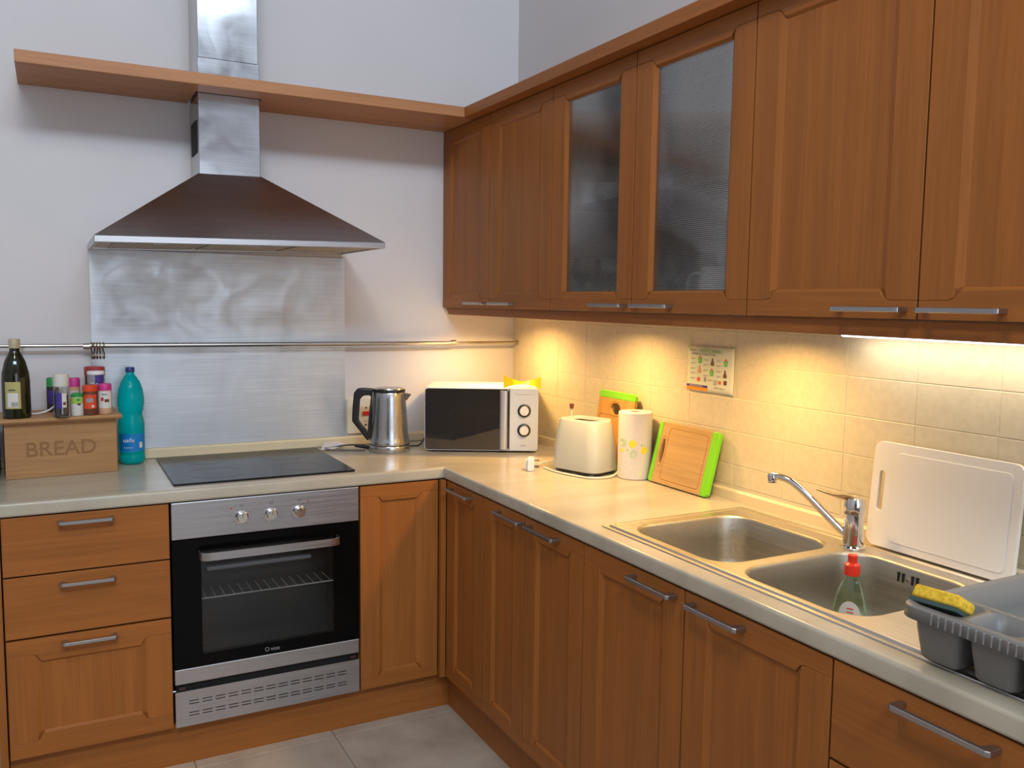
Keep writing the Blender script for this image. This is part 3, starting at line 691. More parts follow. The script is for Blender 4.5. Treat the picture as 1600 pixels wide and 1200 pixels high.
part('side_lever', box(-.112, -.094, -.012, .012, .168, .175), CREAMP, t, world=False, bev=.001)
# cord around the foot and plug
cb = part('power_cord', tube(smoothpath([(-.285, -.765, H+.004), (-.285, -.85, H+.004), (-.265, -.93, H+.004), (-.235, -.99, H+.004), (-.17, -1.005, H+.005), (-.11, -.965, H+.01), (-.085, -.925, H+.022), (-.088, -.90, H+.035)], 8), .0032, 8), CREAMP, t, smooth=True)
part('plug_lead', tube(smoothpath([(-.235, -.72, H+.012), (-.262, -.725, H+.015), (-.295, -.755, H+.018), (-.313, -.765, H+.02)], 6), .0028, 8), CREAMP, cb, smooth=True)
pm = Matrix.Translation((-.345, -.775, H)) @ Matrix.Rotation(math.radians(-30), 4, 'Z')
def plg(name, bm, m, par, **k): bm.transform(pm); return part(name, bm, m, par, **k)
pb = plg('plug', prism(rrect(-.012, .012, 0.0006, .046, .006, 3), lambda a, b, d: (a, d, b), -.022, .022), WHITE, t, bev=.003, label='white three-pin plug')
for y, z in ((-.012, .014), (.0, .036), (.012, .014)): plg('pin', box(.0122, .030, y-.0025, y+.0025, z-.0018, z+.0018), BRASS, pb)
plg('grip', box(-.018, -.0122, -.016, .016, .006, .040), WHITE, pb, bev=.003)

# ---------------------------------------------------------------- leaning boards, towel
def lean(name, label, cat, ybase0, ybase1, xb, xt, ztop, z0=H+.0004):
    """local frame: x along width (towards -y world), y up the slant, z out of the face towards the room"""
    w = math.hypot(ybase1-ybase0, 0)
    upv = Vector((xt-xb, 0, ztop-z0)); hgt = upv.length
    t = thing(name, label, cat, (xb, ybase0, z0))
    M_ = frame((xb, ybase0, z0), (0, -1, 0), upv)      # z = x cross y -> towards -x
    return t, M_, w, hgt
def lp(name, bm, m, t, M_, parent=None, **k):
    bm.transform(M_); return part(name, bm, m, parent or t, **k)
def arcpts(cx, cy, rx, ry, n=20): return [(cx+rx*math.cos(2*PI*i/n), cy+ry*math.sin(2*PI*i/n)) for i in range(n)]
def holed(outer, hole, z0, z1):
    """flat plate with one hole"""
    bm = bmesh.new(); L = []
    for z in (z0, z1):
        o = [bm.verts.new((x, y, z)) for x, y in outer]; h = [bm.verts.new((x, y, z)) for x, y in hole]
        es = [bm.edges.new((a[i], a[(i+1) % len(a)])) for a in (o, h) for i in range(len(a))]
        bmesh.ops.triangle_fill(bm, use_beauty=True, edges=es); L.append((o, h))
    for k in (0, 1):
        a, b = L[0][k], L[1][k]
        for i in range(len(a)): bm.faces.new((a[i], a[(i+1) % len(a)], b[(i+1) % len(b)], b[i]))
    return bm
# upright bamboo board behind towel
t, M_, w, h = lean('bamboo_board', 'upright bamboo chopping board with thumb hole, behind the paper roll', 'chopping board', -.742, -.962, -.060, -.026, 1.170)
lp('body', holed([(0, .030), (w, .030), (w, h-.026), (0, h-.026)], arcpts(w*.50, h-.062, .030, .021, 24), 0, .014), BAMBZ, t, M_, bev=.0015, seg=1)
lp('bottom_strip', prism([(0.006, 0), (w-.006, 0), (w, .008), (w, .0295), (0, .0295), (0, .008)], lambda a, b, d: (a, b, d), 0, .014), GREENP, t, M_, bev=.0015)
lp('top_strip', prism([(0, h-.0255), (w, h-.0255), (w, h-.008), (w-.010, h), (.010, h), (0, h-.008)], lambda a, b, d: (a, b, d), 0, .014), GREENP, t, M_, bev=.0015)
DG = plain('groove_brown', (.36, .15, .03), .6)
gp = [(x, y) for x, y in rrect(.018, w-.018, .045, h-.085, .012, 4)]
lp('juice_groove', tube([(x, y, .0136) for x, y in gp], .0014, 6, closed=True), DG, t, M_)
lp('hole_rim', tube([(x, y, .0138) for x, y in arcpts(w*.50, h-.062, .037, .027, 28)], .0012, 6, closed=True), DG, t, M_)
# square bamboo board
t, M_, w, h = lean('bamboo_board', 'square bamboo chopping board with lime green sides, leaning by the sink', 'chopping board', -1.094, -1.385, -.066, -.016, 1.094)
sh = Matrix.Identity(4)
hole = [(x, y) for x, y in arcpts(.040, h*.52, .009, .042, 20)]
lp('body', holed([(.020, 0), (w-.032, 0), (w-.032, h), (.020, h)], hole, 0, .016), BAMB, t, M_, bev=.0015, seg=1)
lp('left_strip', prism([(.006, 0), (.0195, 0), (.0195, h), (.006, h), (0, h-.008), (0, .008)], lambda a, b, d: (a, b, d), 0, .016), GREENP, t, M_, bev=.002)
lp('right_strip', prism([(w-.0315, 0), (w-.008, 0), (w, .008), (w, h-.008), (w-.008, h), (w-.0315, h)], lambda a, b, d: (a, b, d), 0, .016), GREENP, t, M_, bev=.002)
gp = rrect(.034, w-.046, .014, h-.014, .008, 4)
gp = [(x, y) for x, y in gp if not (x < .04 and h*.22 < y < h*.82)]
lp('juice_groove', tube([(x, y, .0156) for x, y in rrect(.060, w-.044, .016, h-.016, .010, 4)], .0014, 6, closed=True), DG, t, M_)
lp('finger_rim', tube([(x, y, .0158) for x, y in arcpts(.040, h*.52, .0125, .052, 28)], .0011, 6, closed=True), DG, t, M_)
# white board behind tap
t, M_, w, h = lean('white_chopping_board', 'large white plastic chopping board leaning on the tiles behind the sink', 'chopping board', -1.945, -2.315, -.0445, -.0235, 1.158, H+.0060)
hole = rrect(.020, .036, h*.34, h*.72, .0075, 4)
lp('body', holed(rrect(0, w, 0, h, .022, 5), hole, 0, .011), mat('white_polyethylene', (.80, .765, .70), .45), t, M_, bev=.002)
lp('raised_field', prism(rrect(.062, w-.022, .018, h-.022, .012, 4), lambda a, b, d: (a, b, d), .011, .0125), mat('white_polyethylene_field', (.80, .77, .71), .5), t, M_, bev=.001)
# paper roll
t = thing('kitchen_paper_roll', 'standing roll of white kitchen paper with yellow and green flower print', 'paper roll', (-.082, -1.022, H))
R_ = .0565
part('roll', lathe([(.019, .0005), (R_-.002, .0005), (R_, .003), (R_, .222), (R_-.002, .2245), (.019, .2245), (.019, .0005)], 40, cap=False), PAPER, t, world=False, smooth=True)
part('cardboard_core', lathe([(.0165, .001), (.0188, .001), (.0188, .2235), (.0165, .2235), (.0165, .001)], 24, cap=False), plain('cardboard', (.40, .27, .15), .8), t, world=False, smooth=True)
def decal_cyl(Rd, a0, z0, pts, c=(0, 0, 0), th=.0004):
    """polygon (du, dz) wrapped on a cylinder"""
    us = [p[0] for p in pts]; u0, u1 = min(us), max(us); N = max(2, int((u1-u0)/.002)+1); N = min(N, 24); cols = []
    P = lambda r, u, z: (c[0]+r*math.cos(a0+u/Rd), c[1]+r*math.sin(a0+u/Rd), c[2]+z0+z)
    for k in range(N+1):
        u = u0+(u1-u0)*(.0005+.999*k/N); zz = []
        for (ua, za), (ub, zb) in zip(pts, pts[1:]+pts[:1]):
            if (ua-u)*(ub-u) <= 0 and ua != ub: zz.append(za+(zb-za)*(u-ua)/(ub-ua))
        cols.append((u, min(zz), max(zz)+1e-5))
    return loft([[P(Rd-.0008, u, a), P(Rd+th, u, a), P(Rd+th, u, b), P(Rd-.0008, u, b)] for u, a, b in cols])
va = math.atan2(-3.37+1.02, -1.81+.082)
def flower(da, z, r, m, ringy=False):
    if ringy:
        for rr in (r, r*.55):
            pts = [(R_+.0003, da+rr*math.cos(k*PI/10)/R_, z+rr*math.sin(k*PI/10)) for k in range(20)]
            part('flower_print', tube([(q*math.cos(va+a), q*math.sin(va+a), zz) for q, a, zz in pts], .0007, 4, closed=True), m, t, world=False)
    else:
        pts = [(r*(1 if k % 2 else .82)*math.cos(k*PI/10), r*(1 if k % 2 else .82)*math.sin(k*PI/10)) for k in range(20)]
        part('flower_print', decal_cyl(R_, va+da, z, pts), m, t, world=False)
flower(-.25+.12, .122, .0145, YLBL); flower(.60, .100, .0145, YLBL); flower(-.06, .088, .012, GPR, True); flower(-.75, .126, .012, GPR, True)
flower(.42, .118, .004, GPR); flower(-.42, .102, .004, GPR); flower(-.80, .098, .008, YLBL)

# ---------------------------------------------------------------- sink
SXa, SXb, SYa, SYb = -.548, -.056, -1.513, -2.68
t = thing('kitchen_sink', 'stainless steel double bowl sink with drainer set in the right worktop', 'sink', (-.3, -2.0, H))
ZS = H+.0012
def L3(pts, z): return [(a, b, z) for a, b in pts]
outer = [rrect(SXa+d, SXb-d, SYb+d, SYa-d, .012+.0*d, 4) for d in (0, .0012, .013, .017, .022, .027)]
hz_ = [H+.0006, H+.0026, H+.0022, H+.0066, H+.0070, H+.0040]
bowls = [(-.500, -.135, -1.928, -1.572), (-.505, -.125, -2.302, -1.972)]
bm = bmesh.new(); rings = [[bm.verts.new(p) for p in L3(o, z)] for o, z in zip(outer, hz_)]
for a, b in zip(rings, rings[1:]):
    for i in range(len(a)): bm.faces.new((a[i], a[(i+1) % len(a)], b[(i+1) % len(a)], b[i]))
es = [e for e in bm.edges if e.verts[0] in set(rings[-1]) and e.verts[1] in set(rings[-1])]
ZDK = hz_[-1]
for (x0, x1, y0, y1) in bowls:
    lp_ = [bm.verts.new((a, b, ZDK)) for a, b in rrect(x0-.006, x1+.006, y0-.006, y1+.006, .076, 8)]
    es += [bm.edges.new((lp_[i], lp_[(i+1) % len(lp_)])) for i in range(len(lp_))]
bmesh.ops.triangle_fill(bm, use_beauty=True, edges=es)
# flip test is left to recalc; deck is one part
part('deck', bm, STEELY, t, smooth=True, autos=20)
for n_, (x0, x1, y0, y1) in enumerate(bowls):
    loops = []
    for d, z in ((-.006, 0), (-.003, -.0006), (0, -.003), (.002, -.008), (.008, -.06), (.013, -.115), (.018, -.138), (.028, -.150), (.045, -.155), (.10, -.157)):
        r = max(.02, .070-d*.5)
        loops.append(L3(rrect(x0+d, x1-d, y0+d, y1-d, min(r, (x1-x0)/2-d-.001), 8), ZDK+z))
    b = part('bowl', loft(loops, cap0=False), BOWLM, t, smooth=True, autos=60)
    cx, cy = (x0+x1)/2, (y0+y1)/2
    part('waste_strainer', lathe([(0, 0), (.040, 0), (.042, .002), (.040, .0035), (.030, .0015), (0, .001)], 28, (cx, cy, ZDK-.1568)), CHROME, b, smooth=True)
# overflow slots on the second bowl back wall
b = bowls[1]
for k, dy in enumerate((-.027, -.015, .009, .021)):
    y = -2.128-dy*1.0
    part('overflow_slot', box(-.1306, -.1255, y-.0030, y+.0030, ZDK-.042, ZDK-.018), DARKV, t)
part('overflow_screw', tube([(-.1315, -2.125, ZDK-.030), (-.1255, -2.125, ZDK-.030)], .004, 10), CHROME, t, smooth=True)
# drainer: pressed arcs and ribs
bm = bmesh.new()
def rib(P): tube([(a, b, c+.0012) for a, b, c in P], .0030, 8, bm)
for r, x_ in ((.125, 0), (.085, 0)):
    pts = [(-.315+r*1.25*math.cos(a), -2.465+r*math.sin(a), ZDK-.0008) for a in [math.radians(q) for q in range(70, 181, 10)]]
    pts.append((pts[-1][0], -2.64, ZDK-.0008)); rib(pts)
for x in (-.39, -.34, -.29, -.24, -.19): rib([(x, -2.42, ZDK-.001), (x, -2.64, ZDK-.001)])
part('drainer_ribs', bm, STEELY, t, smooth=True)
# tap
TX, TY = -.113, -1.957
t = thing('mixer_tap', 'chrome single-lever mixer tap with long angled spout between the bowls', 'tap', (TX, TY, ZDK))
part('base_ring', lathe([(0, .0004), (.0285, .0004), (.029, .003), (.026, .007), (0, .007)], 32), CHROME, t, world=False, smooth=True)
part('body', lathe([(0, .0072), (.0245, .0072), (.024, .03), (.0225, .075), (.022, .082), (0, .082)], 32), CHROME, t, world=False, smooth=True)
part('cartridge_dome', lathe([(0, .0825), (.0245, .0825), (.0255, .088), (.0250, .108), (.021, .121), (.012, .127), (0, .1285)], 32), CHROME, t, world=False, smooth=True)
dv = Vector((-.42, .91, 0)).normalized(); sv = Vector((dv.y, -dv.x, 0))
B = Vector((TX, TY, ZDK))
sp = smoothpath([B+dv*.018+Vector((0, 0, .028)), B+dv*.06+Vector((0, 0, .064)), B+dv*.12+Vector((0, 0, .116)), B+dv*.155+Vector((0, 0, .140)), B+dv*.180+Vector((0, 0, .1475)), B+dv*.205+Vector((0, 0, .1500))], 5)
s_ = part('spout', tube(sp, .0095, 14), CHROME, t, smooth=True)
e_ = B+dv*.205+Vector((0, 0, .151))
part('aerator', lathe([(0, -.020), (.0115, -.020), (.012, -.018), (.012, -.002), (.010, .004), (0, .006)], 20, tuple(e_)), CHROME, s_, smooth=True)
lever = []
for s0, z, wd, th in ((.0, .118, .022, .014), (.02, .122, .018, .010), (.045, .122, .013, .005), (.07, .126, .011, .003), (.09, .131, .010, .003)):
    c = B+dv*s0+Vector((0, 0, z)); lever.append([c+sv*wd*a+Vector((0, 0, th*b)) for a, b in ((-1, -.3), (-.6, -1), (.6, -1), (1, -.3), (.6, .6), (-.6, .6))])
part('lever', loft([[tuple(q) for q in l] for l in lever]), CHROME, t, smooth=True, autos=70)
rd = Vector((-1.81-TX, -3.37-TY, 0)).normalized()
part('energy_label', decal_cyl(.0238, math.atan2(rd.y, rd.x)+.15, 0, [(-.004, .012), (.004, .012), (.004, .034), (-.004, .034)], th=.0006), mat('red_label', (.45, .05, .03), .4), t, world=False)

# dish soap bottle inside second bowl
bx, by = -.300, -2.115; bz0 = ZDK-.1565
t = thing('dish_soap_bottle', 'clear dish soap bottle with green liquid and red cap in the sink bowl', 'bottle', (bx, by, bz0), math.radians(-62))
def ov(prof, m, name, parent=None, sx=1, sy=.62, **k): return part(name, lathe(prof, 30, sx=sx, sy=sy), m, parent or t, world=False, smooth=True, **k)
ov([(0, .0005), (.034, .0005), (.038, .004), (.0395, .02), (.039, .045), (0, .045)], DETD, 'liquid')
ov([(0, .0455), (.039, .0455), (.037, .075), (.033, .105), (.026, .130), (.018, .148), (.0145, .155), (.0145, .160), (0, .160)], DETG, 'bottle_body')
part('label', decal_cyl(.0385, -PI/2+.10, .072, [(.024*math.cos(a*PI/12), .036*math.sin(a*PI/12)) for a in range(24)], th=.001), LBL, t, world=False)
WMt = None
for ob in list(t.children):
    if ob.name.startswith('label'):
        for v in ob.data.vertices: v.co.y = v.co.y*.62-.0008
        ob['label'] = 'oval white paper label'
        for k in range(3):
            part('label_print', box(-.012+.010, .012, -.0262-.0, -.0250, .076+k*.008, .0775+k*.008), RED, ob, world=False)
part('cap', lathe([(0, .1605), (.0160, .1605), (.0168, .166), (.0160, .183), (.0105, .187), (.0095, .195), (.0105, .197), (.0100, .204), (0, .205)], 24), mat('red_cap', (.85, .04, .02), .3), t, world=False, smooth=True)

# dish rack
t = thing('dish_rack', 'grey plastic dish rack with cutlery cups on the draining board', 'dish rack', (-.33, -2.70, H))
zr_ = H+.102; RX0, RX1, RY0, RY1 = -.590, -.105, -2.450, -2.900
def rim_flange(): 
    o = rrect(RX0, RX1, RY1, RY0, .032, 7)
    i1 = rrect(RX0+.012, RX1-.012, RY1+.012, RY0-.012, .024, 7)
    o0 = rrect(RX0+.004, RX1-.004, RY1+.004, RY0-.004, .030, 7)
    return o, i1, o0
o, i1, o0 = rim_flange()
# top plate with cup and tray openings
bm = bmesh.new()
lo = [bm.verts.new((a, b, zr_-.022)) for a, b in rrect(RX0-.002, RX1+.002, RY1-.002, RY0+.002, .034, 7)]
l1 = [bm.verts.new((a, b, zr_-.003)) for a, b in o]; l2 = [bm.verts.new((a, b, zr_)) for a, b in o0]; l3 = [bm.verts.new((a, b, zr_-.002)) for a, b in i1]
for A_, B_ in ((lo, l1), (l1, l2), (l2, l3)):
    for i in range(len(A_)): bm.faces.new((A_[i], A_[(i+1) % len(A_)], B_[(i+1) % len(A_)], B_[i]))
es = [bm.edges.get((l3[i], l3[(i+1) % len(l3)])) for i in range(len(l3))]
cups = []
cw = .0865
CYS = [(-2.464, -2.548), (-2.560, -2.640), (-2.652, -2.732), (-2.744, -2.824)]
for (ya, yb) in CYS:
    c = rrect(-.572, -.490, yb, ya, .016, 4); cups.append(c)
tray = rrect(-.476, RX1-.016, RY1+.016, RY0-.016, .030, 6)
holes = cups+[tray]
for hpts in holes:
    l = [bm.verts.new((a, b, zr_-.002)) for a, b in hpts]; es += [bm.edges.new((l[i], l[(i+1) % len(l)])) for i in range(len(l))]
bmesh.ops.triangle_fill(bm, use_beauty=True, edges=es)
rim = part('rim', bm, GREYP, t, smooth=True, autos=40)
sm = rim.modifiers.new('solid', 'SOLIDIFY'); sm.thickness = .002; sm.offset = -1
for c in cups:
    cx = sum(p[0] for p in c)/len(c); cy = sum(p[1] for p in c)/len(c)
    f = lambda s, z: [(cx+.006*(1-s)/.3+(a-cx)*s, cy+(b-cy)*s, z) for a, b in c]
    bm = loft([f(1, zr_-.002), f(.93, zr_-.045), f(.80, H+.013), f(.72, H+.0085)], cap0=False)
    o = part('cutlery_cup', bm, GREYP, t, smooth=True, autos=50); s = o.modifiers.new('solid', 'SOLIDIFY'); s.thickness = .002; s.offset = 0
cx = sum(p[0] for p in tray)/len(tray); cy = sum(p[1] for p in tray)/len(tray)
f = lambda s, z: [(cx+(a-cx)*s, cy+(b-cy)*s, z) for a, b in tray]
o = part('tray', loft([f(1, zr_-.002), f(.97, zr_-.05), f(.94, H+.020), f(.90, H+.014)], cap0=False), GREYP, t, smooth=True, autos=50); s = o.modifiers.new('solid', 'SOLIDIFY'); s.thickness = .002; s.offset = 0
bm = bmesh.new()
for k in range(26):
    y = -2.515-k*.0125
    box(RX0-.0045, RX0+.0005, y-.0016, y+.0016, zr_-.021, zr_-.003, bm)
part('grip_ribs', bm, GREYP, t, bev=.001, seg=1)
# sponge, resting tilted in the first cup
t = thing('kitchen_sponge', 'yellow sponge with dark green scouring side, stuck in the rack', 'sponge', (-.530, -2.488, zr_-.006), 0)
a_ = math.radians(30); xv = Vector((0, -1, .06)).normalized(); zv = Vector((math.sin(a_), 0, math.cos(a_))); yv = zv.cross(xv).normalized(); mrot = frame((-.545, -2.497, zr_-.002), xv, yv)
prof_ = [(-.048, .0), (.048, 0), (.048, .010), (.040, .013), (.036, .019), (.042, .026), (-.048, .026)]
b = prism([(-.043, .0), (.043, 0), (.044, .016), (.038, .021), (-.041, .022)], lambda a, b, d: (a, d, b), -.021, .021); 
bmesh.ops.subdivide_edges(b, edges=b.edges, cuts=1); b.transform(mrot); part('foam', b, SPY, t, bev=.004, seg=2, smooth=True)
b = box(-.043, .043, -.021, .021, -.0075, -.0003); b.transform(mrot); part('scouring_pad', b, SPG, t, bev=.001)

# ---------------------------------------------------------------- bread box and things on it
t = thing('bread_box', 'wooden bread box with BREAD on its front, on the left worktop', 'bread box', (-1.7895, -.2265, H), math.radians(3.5))
part('box', box(-.163, .163, .0, .185, .0005, .180), BREADW, t, world=False, bev=.001, seg=1)
part('lid', prism([(-.021, .1805), (-.026, .188), (-.021, .1965), (.205, .1965), (.205, .1805)], lambda a, b, d: (d, a, b), -.178, .178), BREADW, t, world=False, bev=.002)
tx = WM[t] @ frame((-.003, -.0002, .090), (1, 0, 0), (0, 0, 1))
text('lettering', 'BREAD', .068, tx, BREADD, t, .0004, bold=.0007)
ZL = H+.1966
def turned(name, label, cat, xy, prof, m, rz=0, z=ZL, smooth=True):
    t = thing(name, label, cat, (*xy, z), rz); part('body' if name != 'x' else 'x', lathe(prof, 28), m, t, world=False, smooth=smooth); return t
CAMXY = (-1.809, -3.374)
def face(xy): return math.atan2(CAMXY[1]-xy[1], CAMXY[0]-xy[0])
def rect(w, h): return [(-w/2+w*k/6, -h/2) for k in range(7)]+[(w/2-w*k/6, h/2) for k in range(7)]
def wrap(t, name, R, a, z, w, h, m, th=.0005, parent=None): return part(name, decal_cyl(R, a, z, rect(w, h), th=th), m, parent or t, world=False)
# olive oil bottle
p = (-1.915, -.215)
t = turned('olive_oil_bottle', 'dark green glass olive oil bottle with yellow label on the bread box', 'bottle', p,
    [(0, .0005), (.037, .0005), (.0405, .004), (.0410, .02), (.0405, .120), (.0385, .145), (.030, .180), (.020, .203), (.0150, .212), (.0145, .222), (0, .222)], OLIVE)
part('cap', lathe([(0, .2222), (.0165, .2222), (.0168, .226), (.0165, .250), (.015, .252), (0, .252)], 24), plain('tan_cap', (.42, .36, .22)), t, world=False, smooth=True)
lb = wrap(t, 'label', .0412, face(p)-.25, .075, .046, .085, OLBL); lb['label'] = 'yellow green paper label'
wrap(t, 'label_panel', .0417, face(p)-.25, .060, .030, .045, LBL, parent=lb)
for k in range(9): wrap(t, 'barcode_bar', .0421, face(p)-.33+k*.05, .047, .0007+.0004*(k % 2), .014, INK, parent=lb)
wrap(t, 'print_line', .0421, face(p)-.28, .092, .020, .003, INK, parent=lb)
# grinder with white cap
p = (-1.788, -.245)
t = turned('pepper_grinder', 'clear spice grinder with white cap, front left on the bread box', 'spice jar', p,
    [(0, .0006), (.023, .0006), (.0255, .004), (.0255, .012), (.0235, .025), (.0225, .08), (.022, .095), (.0225, .099), (0, .099)], CLEAR)
part('peppercorns', lathe([(0, .004), (.0205, .004), (.0195, .070), (0, .072)], 20), PEPPER, t, world=False, smooth=True)
part('cap', lathe([(0, .0992), (.0235, .0992), (.0245, .102), (.0235, .138), (.022, .1395), (0, .1395)], 28), plain('cap_white', (.66, .62, .55)), t, world=False, smooth=True)
wrap(t, 'label', .0236, face(p)+.35, .055, .014, .045, LBL); wrap(t, 'dark_label', .0236, face(p)-.35, .055, .020, .05, PUR)
wrap(t, 'label_figure', .0240, face(p)+.35, .045, .008, .010, BRN)
# small green-lid jar
p = (-1.743, -.225)
t = turned('herb_jar', 'small white herb jar with green lid between grinder and paprika jar', 'spice jar', p,
    [(0, .0006), (.0185, .0006), (.0195, .003), (.0195, .058), (.0185, .061), (0, .061)], LBL)
part('lid', lathe([(0, .0612), (.0185, .0612), (.0185, .069), (.012, .074), (0, .0745)], 24), GRN, t, world=False, smooth=True)
wrap(t, 'label_band', .0197, face(p), .050, .048, .020, LIME); wrap(t, 'print', .0199, face(p)+.3, .038, .010, .006, INK)
wrap(t, 'print_leaf', .0201, face(p)+.2, .053, .009, .008, GRN)
# orange lid jar
p = (-1.704, -.222)
t = turned('paprika_jar', 'glass spice jar of red brown powder with orange red lid', 'spice jar', p,
    [(0, .0006), (.0215, .0006), (.0225, .004), (.0225, .072), (.0205, .078), (0, .078)], BRN)
part('lid', lathe([(0, .0782), (.0225, .0782), (.023, .081), (.0225, .097), (.0205, .0985), (0, .0985)], 28), ORR, t, world=False, smooth=True)
l_ = wrap(t, 'label', .0226, face(p), .045, .040, .046, ORR); l_['label'] = 'orange label'
wrap(t, 'label_badge', .0231, face(p)-.05, .050, .022, .014, GREYL, parent=l_); wrap(t, 'label_dot', .0231, face(p)+.35, .030, .008, .008, LBL, parent=l_)
# pink lid shaker
p = (-1.659, -.205)
t = turned('cinnamon_shaker', 'cream cinnamon shaker with pink lid at the right end of the bread box', 'spice jar', p,
    [(0, .0006), (.0215, .0006), (.0225, .003), (.0220, .030), (.0215, .078), (0, .078)], PEACH)
part('lid', lathe([(0, .0782), (.0212, .0782), (.0212, .096), (.019, .1005), (0, .101)], 24), MAG, t, world=False, smooth=True)
l_ = wrap(t, 'label', .0222, face(p), .048, .044, .056, LBL); 
wrap(t, 'cinnamon_print', .0226, face(p)+.25, .045, .014, .010, BRN, parent=l_); wrap(t, 'cinnamon_print', .0226, face(p)-.35, .050, .008, .012, DRED, parent=l_)
wrap(t, 'badge_print', .0226, face(p)-.05, .066, .016, .006, GREYL, parent=l_)
# back row
p = (-1.683, -.085)
t = turned('gravy_jar', 'large jar with dark red lid at the back of the bread box', 'spice jar', p, [(0, .0006), (.030, .0006), (.031, .003), (.031, .118), (0, .118)], BRN)
part('lid', lathe([(0, .1182), (.0325, .1182), (.033, .122), (.0325, .146), (.030, .149), (0, .149)], 28), DRED, t, world=False, smooth=True)
p = (-1.682, -.152)
t = turned('salt_tub', 'purple and white salt tub standing before the dark red lid', 'spice jar', p, [(0, .0006), (.025, .0006), (.0265, .002), (.0265, .128), (0, .128)], GREYL)
part('lid', lathe([(0, .1282), (.0272, .1282), (.0272, .136), (.025, .139), (0, .139)], 28), plain('tub_lid', (.74, .72, .70)), t, world=False, smooth=True)
l_ = wrap(t, 'label', .0267, face(p)+.45, .085, .030, .084, PUR); l_['label'] = 'purple label'
a = face(p)+.40
o = Vector((.0275*math.cos(a), .0275*math.sin(a), .092))
text('label_lettering', 'Salt', .019, WM[t] @ frame(o, (-math.sin(a), math.cos(a), 0), (0, 0, 1)), plain('print_white', (.8, .8, .8)), l_, .0008)
for dz in (0, .012, .024): wrap(t, 'print_line', .0267, face(p)-.45, .10-dz, .014, .003, LBL)
for p, lidm, bodym, lab, nm in (((-1.812, -.085), GRN, PEPPER, 'slim dark jar with green lid, half hidden behind the grinder', 'herb_shaker'), ((-1.748, -.115), MAG, PEACH, 'spice shaker with purple pink lid behind the small herb jar', 'spice_shaker')):
    t = turned(nm, lab, 'spice jar', p, [(0, .0006), (.018, .0006), (.019, .003), (.0185, .085), (0, .085)], bodym)
    part('lid', lathe([(0, .0852), (.0185, .0852), (.0185, .110), (.016, .115), (0, .1155)], 24), lidm, t, world=False, smooth=True)
    wrap(t, 'label', .0188, face(p), .05, .03, .045, LBL if bodym is PEACH else PUR)
tag(part('white_cable', tube(smoothpath([(-1.875, -.165, ZL+.0035), (-1.85, -.150, ZL+.004), (-1.825, -.145, ZL+.012), (-1.805, -.150, ZL+.028)], 6), .003, 8), WHITE, None, smooth=True), 'short white cable on the bread box between bottle and grinder', 'cable')
# blue water bottle
p = (-1.571, -.082)
t = thing('water_bottle', 'turquoise plastic water bottle with blue cap beside the bread box', 'bottle', (*p, H))
part('bottle_body', lathe([(0, .0006), (.028, .0006), (.038, .005), (.0425, .015), (.0425, .032), (.041, .036), (.0425, .041), (.0425, .110), (.0415, .114), (.0425, .120), (.0425, .140), (.041, .155), (.037, .170), (.0365, .178), (.040, .192), (.0435, .215), (.0435, .235), (.040, .262), (.031, .290), (.020, .308), (.0135, .316), (.0125, .324), (0, .324)], 36), TURQ, t, world=False, smooth=True, autos=60)
part('cap', lathe([(0, .3242), (.0150, .3242), (.0152, .328), (.0145, .339), (.013, .341), (0, .341)], 24), NAVY, t, world=False, smooth=True)
l_ = wrap(t, 'label', .0427, face(p)+.05, .078, .096, .062, BLUEL, th=.0006); l_['label'] = 'blue wrap label'
a = face(p)-.22
text('label_lettering', 'uella', .020, WM[t] @ frame((.0445*math.cos(a), .0445*math.sin(a), .088), (-math.sin(a), math.cos(a), 0), (0, 0, 1)), plain('print_pale', (.7, .8, .85)), l_, .0009)
wrap(t, 'print_line', .0433, face(p)-.3, .062, .030, .0015, LBL, parent=l_)
wrap(t, 'barcode_panel', .0433, face(p)+.72, .070, .012, .020, LBL, parent=l_)
# box edge at the very left
tag(part('wooden_tray', prism([(-.32, H+.0006), (-.30, H+.0006), (-.27, H+.088), (-.29, H+.095)], lambda a, b, d: (d, a, b), -2.12, -1.972), plain('pale_pink_wood', (.50, .36, .27), .6), None, bev=.002), 'pale wooden board edge standing left of the bread box', 'board')
t = tag(part('black_tin', box(-2.13, -1.972, -.245, -.07, H+.0006, H+.172), plain('tin_black', (.015, .013, .015)), None, bev=.004), 'black tin at the far left edge beside the bread box', 'tin')

# ---------------------------------------------------------------- poster
t = thing('collection_poster', 'waste collection poster stuck on the tiles, with green bins and bags', 'poster', (-.012, -1.30, 1.28))
PXf = -.0118
Y0, Y1p, Z0, Z1 = -1.199, -1.413, 1.213, 1.354
def pq(u, v): return (Y0+(Y1p-Y0)*u, Z0+(Z1-Z0)*v)    # u right, v up
bm = bmesh.new(); n = 14; grid = []
def px(u, v): return PXf-.0004-.0035*max(0, .25-v)*4*(math.sin(u*PI*1.6)**2)*.5
for i in range(n+1):
    grid.append([bm.verts.new((px(i/n, j/8), *pq(i/n, j/8))) for j in range(9)])
for i in range(n):
    for j in range(8): bm.faces.new((grid[i][j], grid[i+1][j], grid[i+1][j+1], grid[i][j+1]))
pb = part('sheet', bm, noisy(mat('poster_paper', (.68, .70, .55), .35), (.64, .68, .50), (.72, .73, .60), ns=3), t, smooth=True)
so = pb.modifiers.new('solid', 'SOLIDIFY'); so.thickness = .0004
def pf(pts, m, name='print', parent=None, lift=.0012):
    f = lambda dx: [(px(u, v)-dx, *pq(u, v)) for u, v in pts]
    return part(name, loft([f(.0005), f(lift)]), m, parent or pb)
def pr(u0, u1, v0, v1): return [(u0, v0), (u1, v0), (u1, v1), (u0, v1)]
pf(pr(.28, .74, .86, .94), plain('pale_green', (.45, .62, .30)), 'title_band')
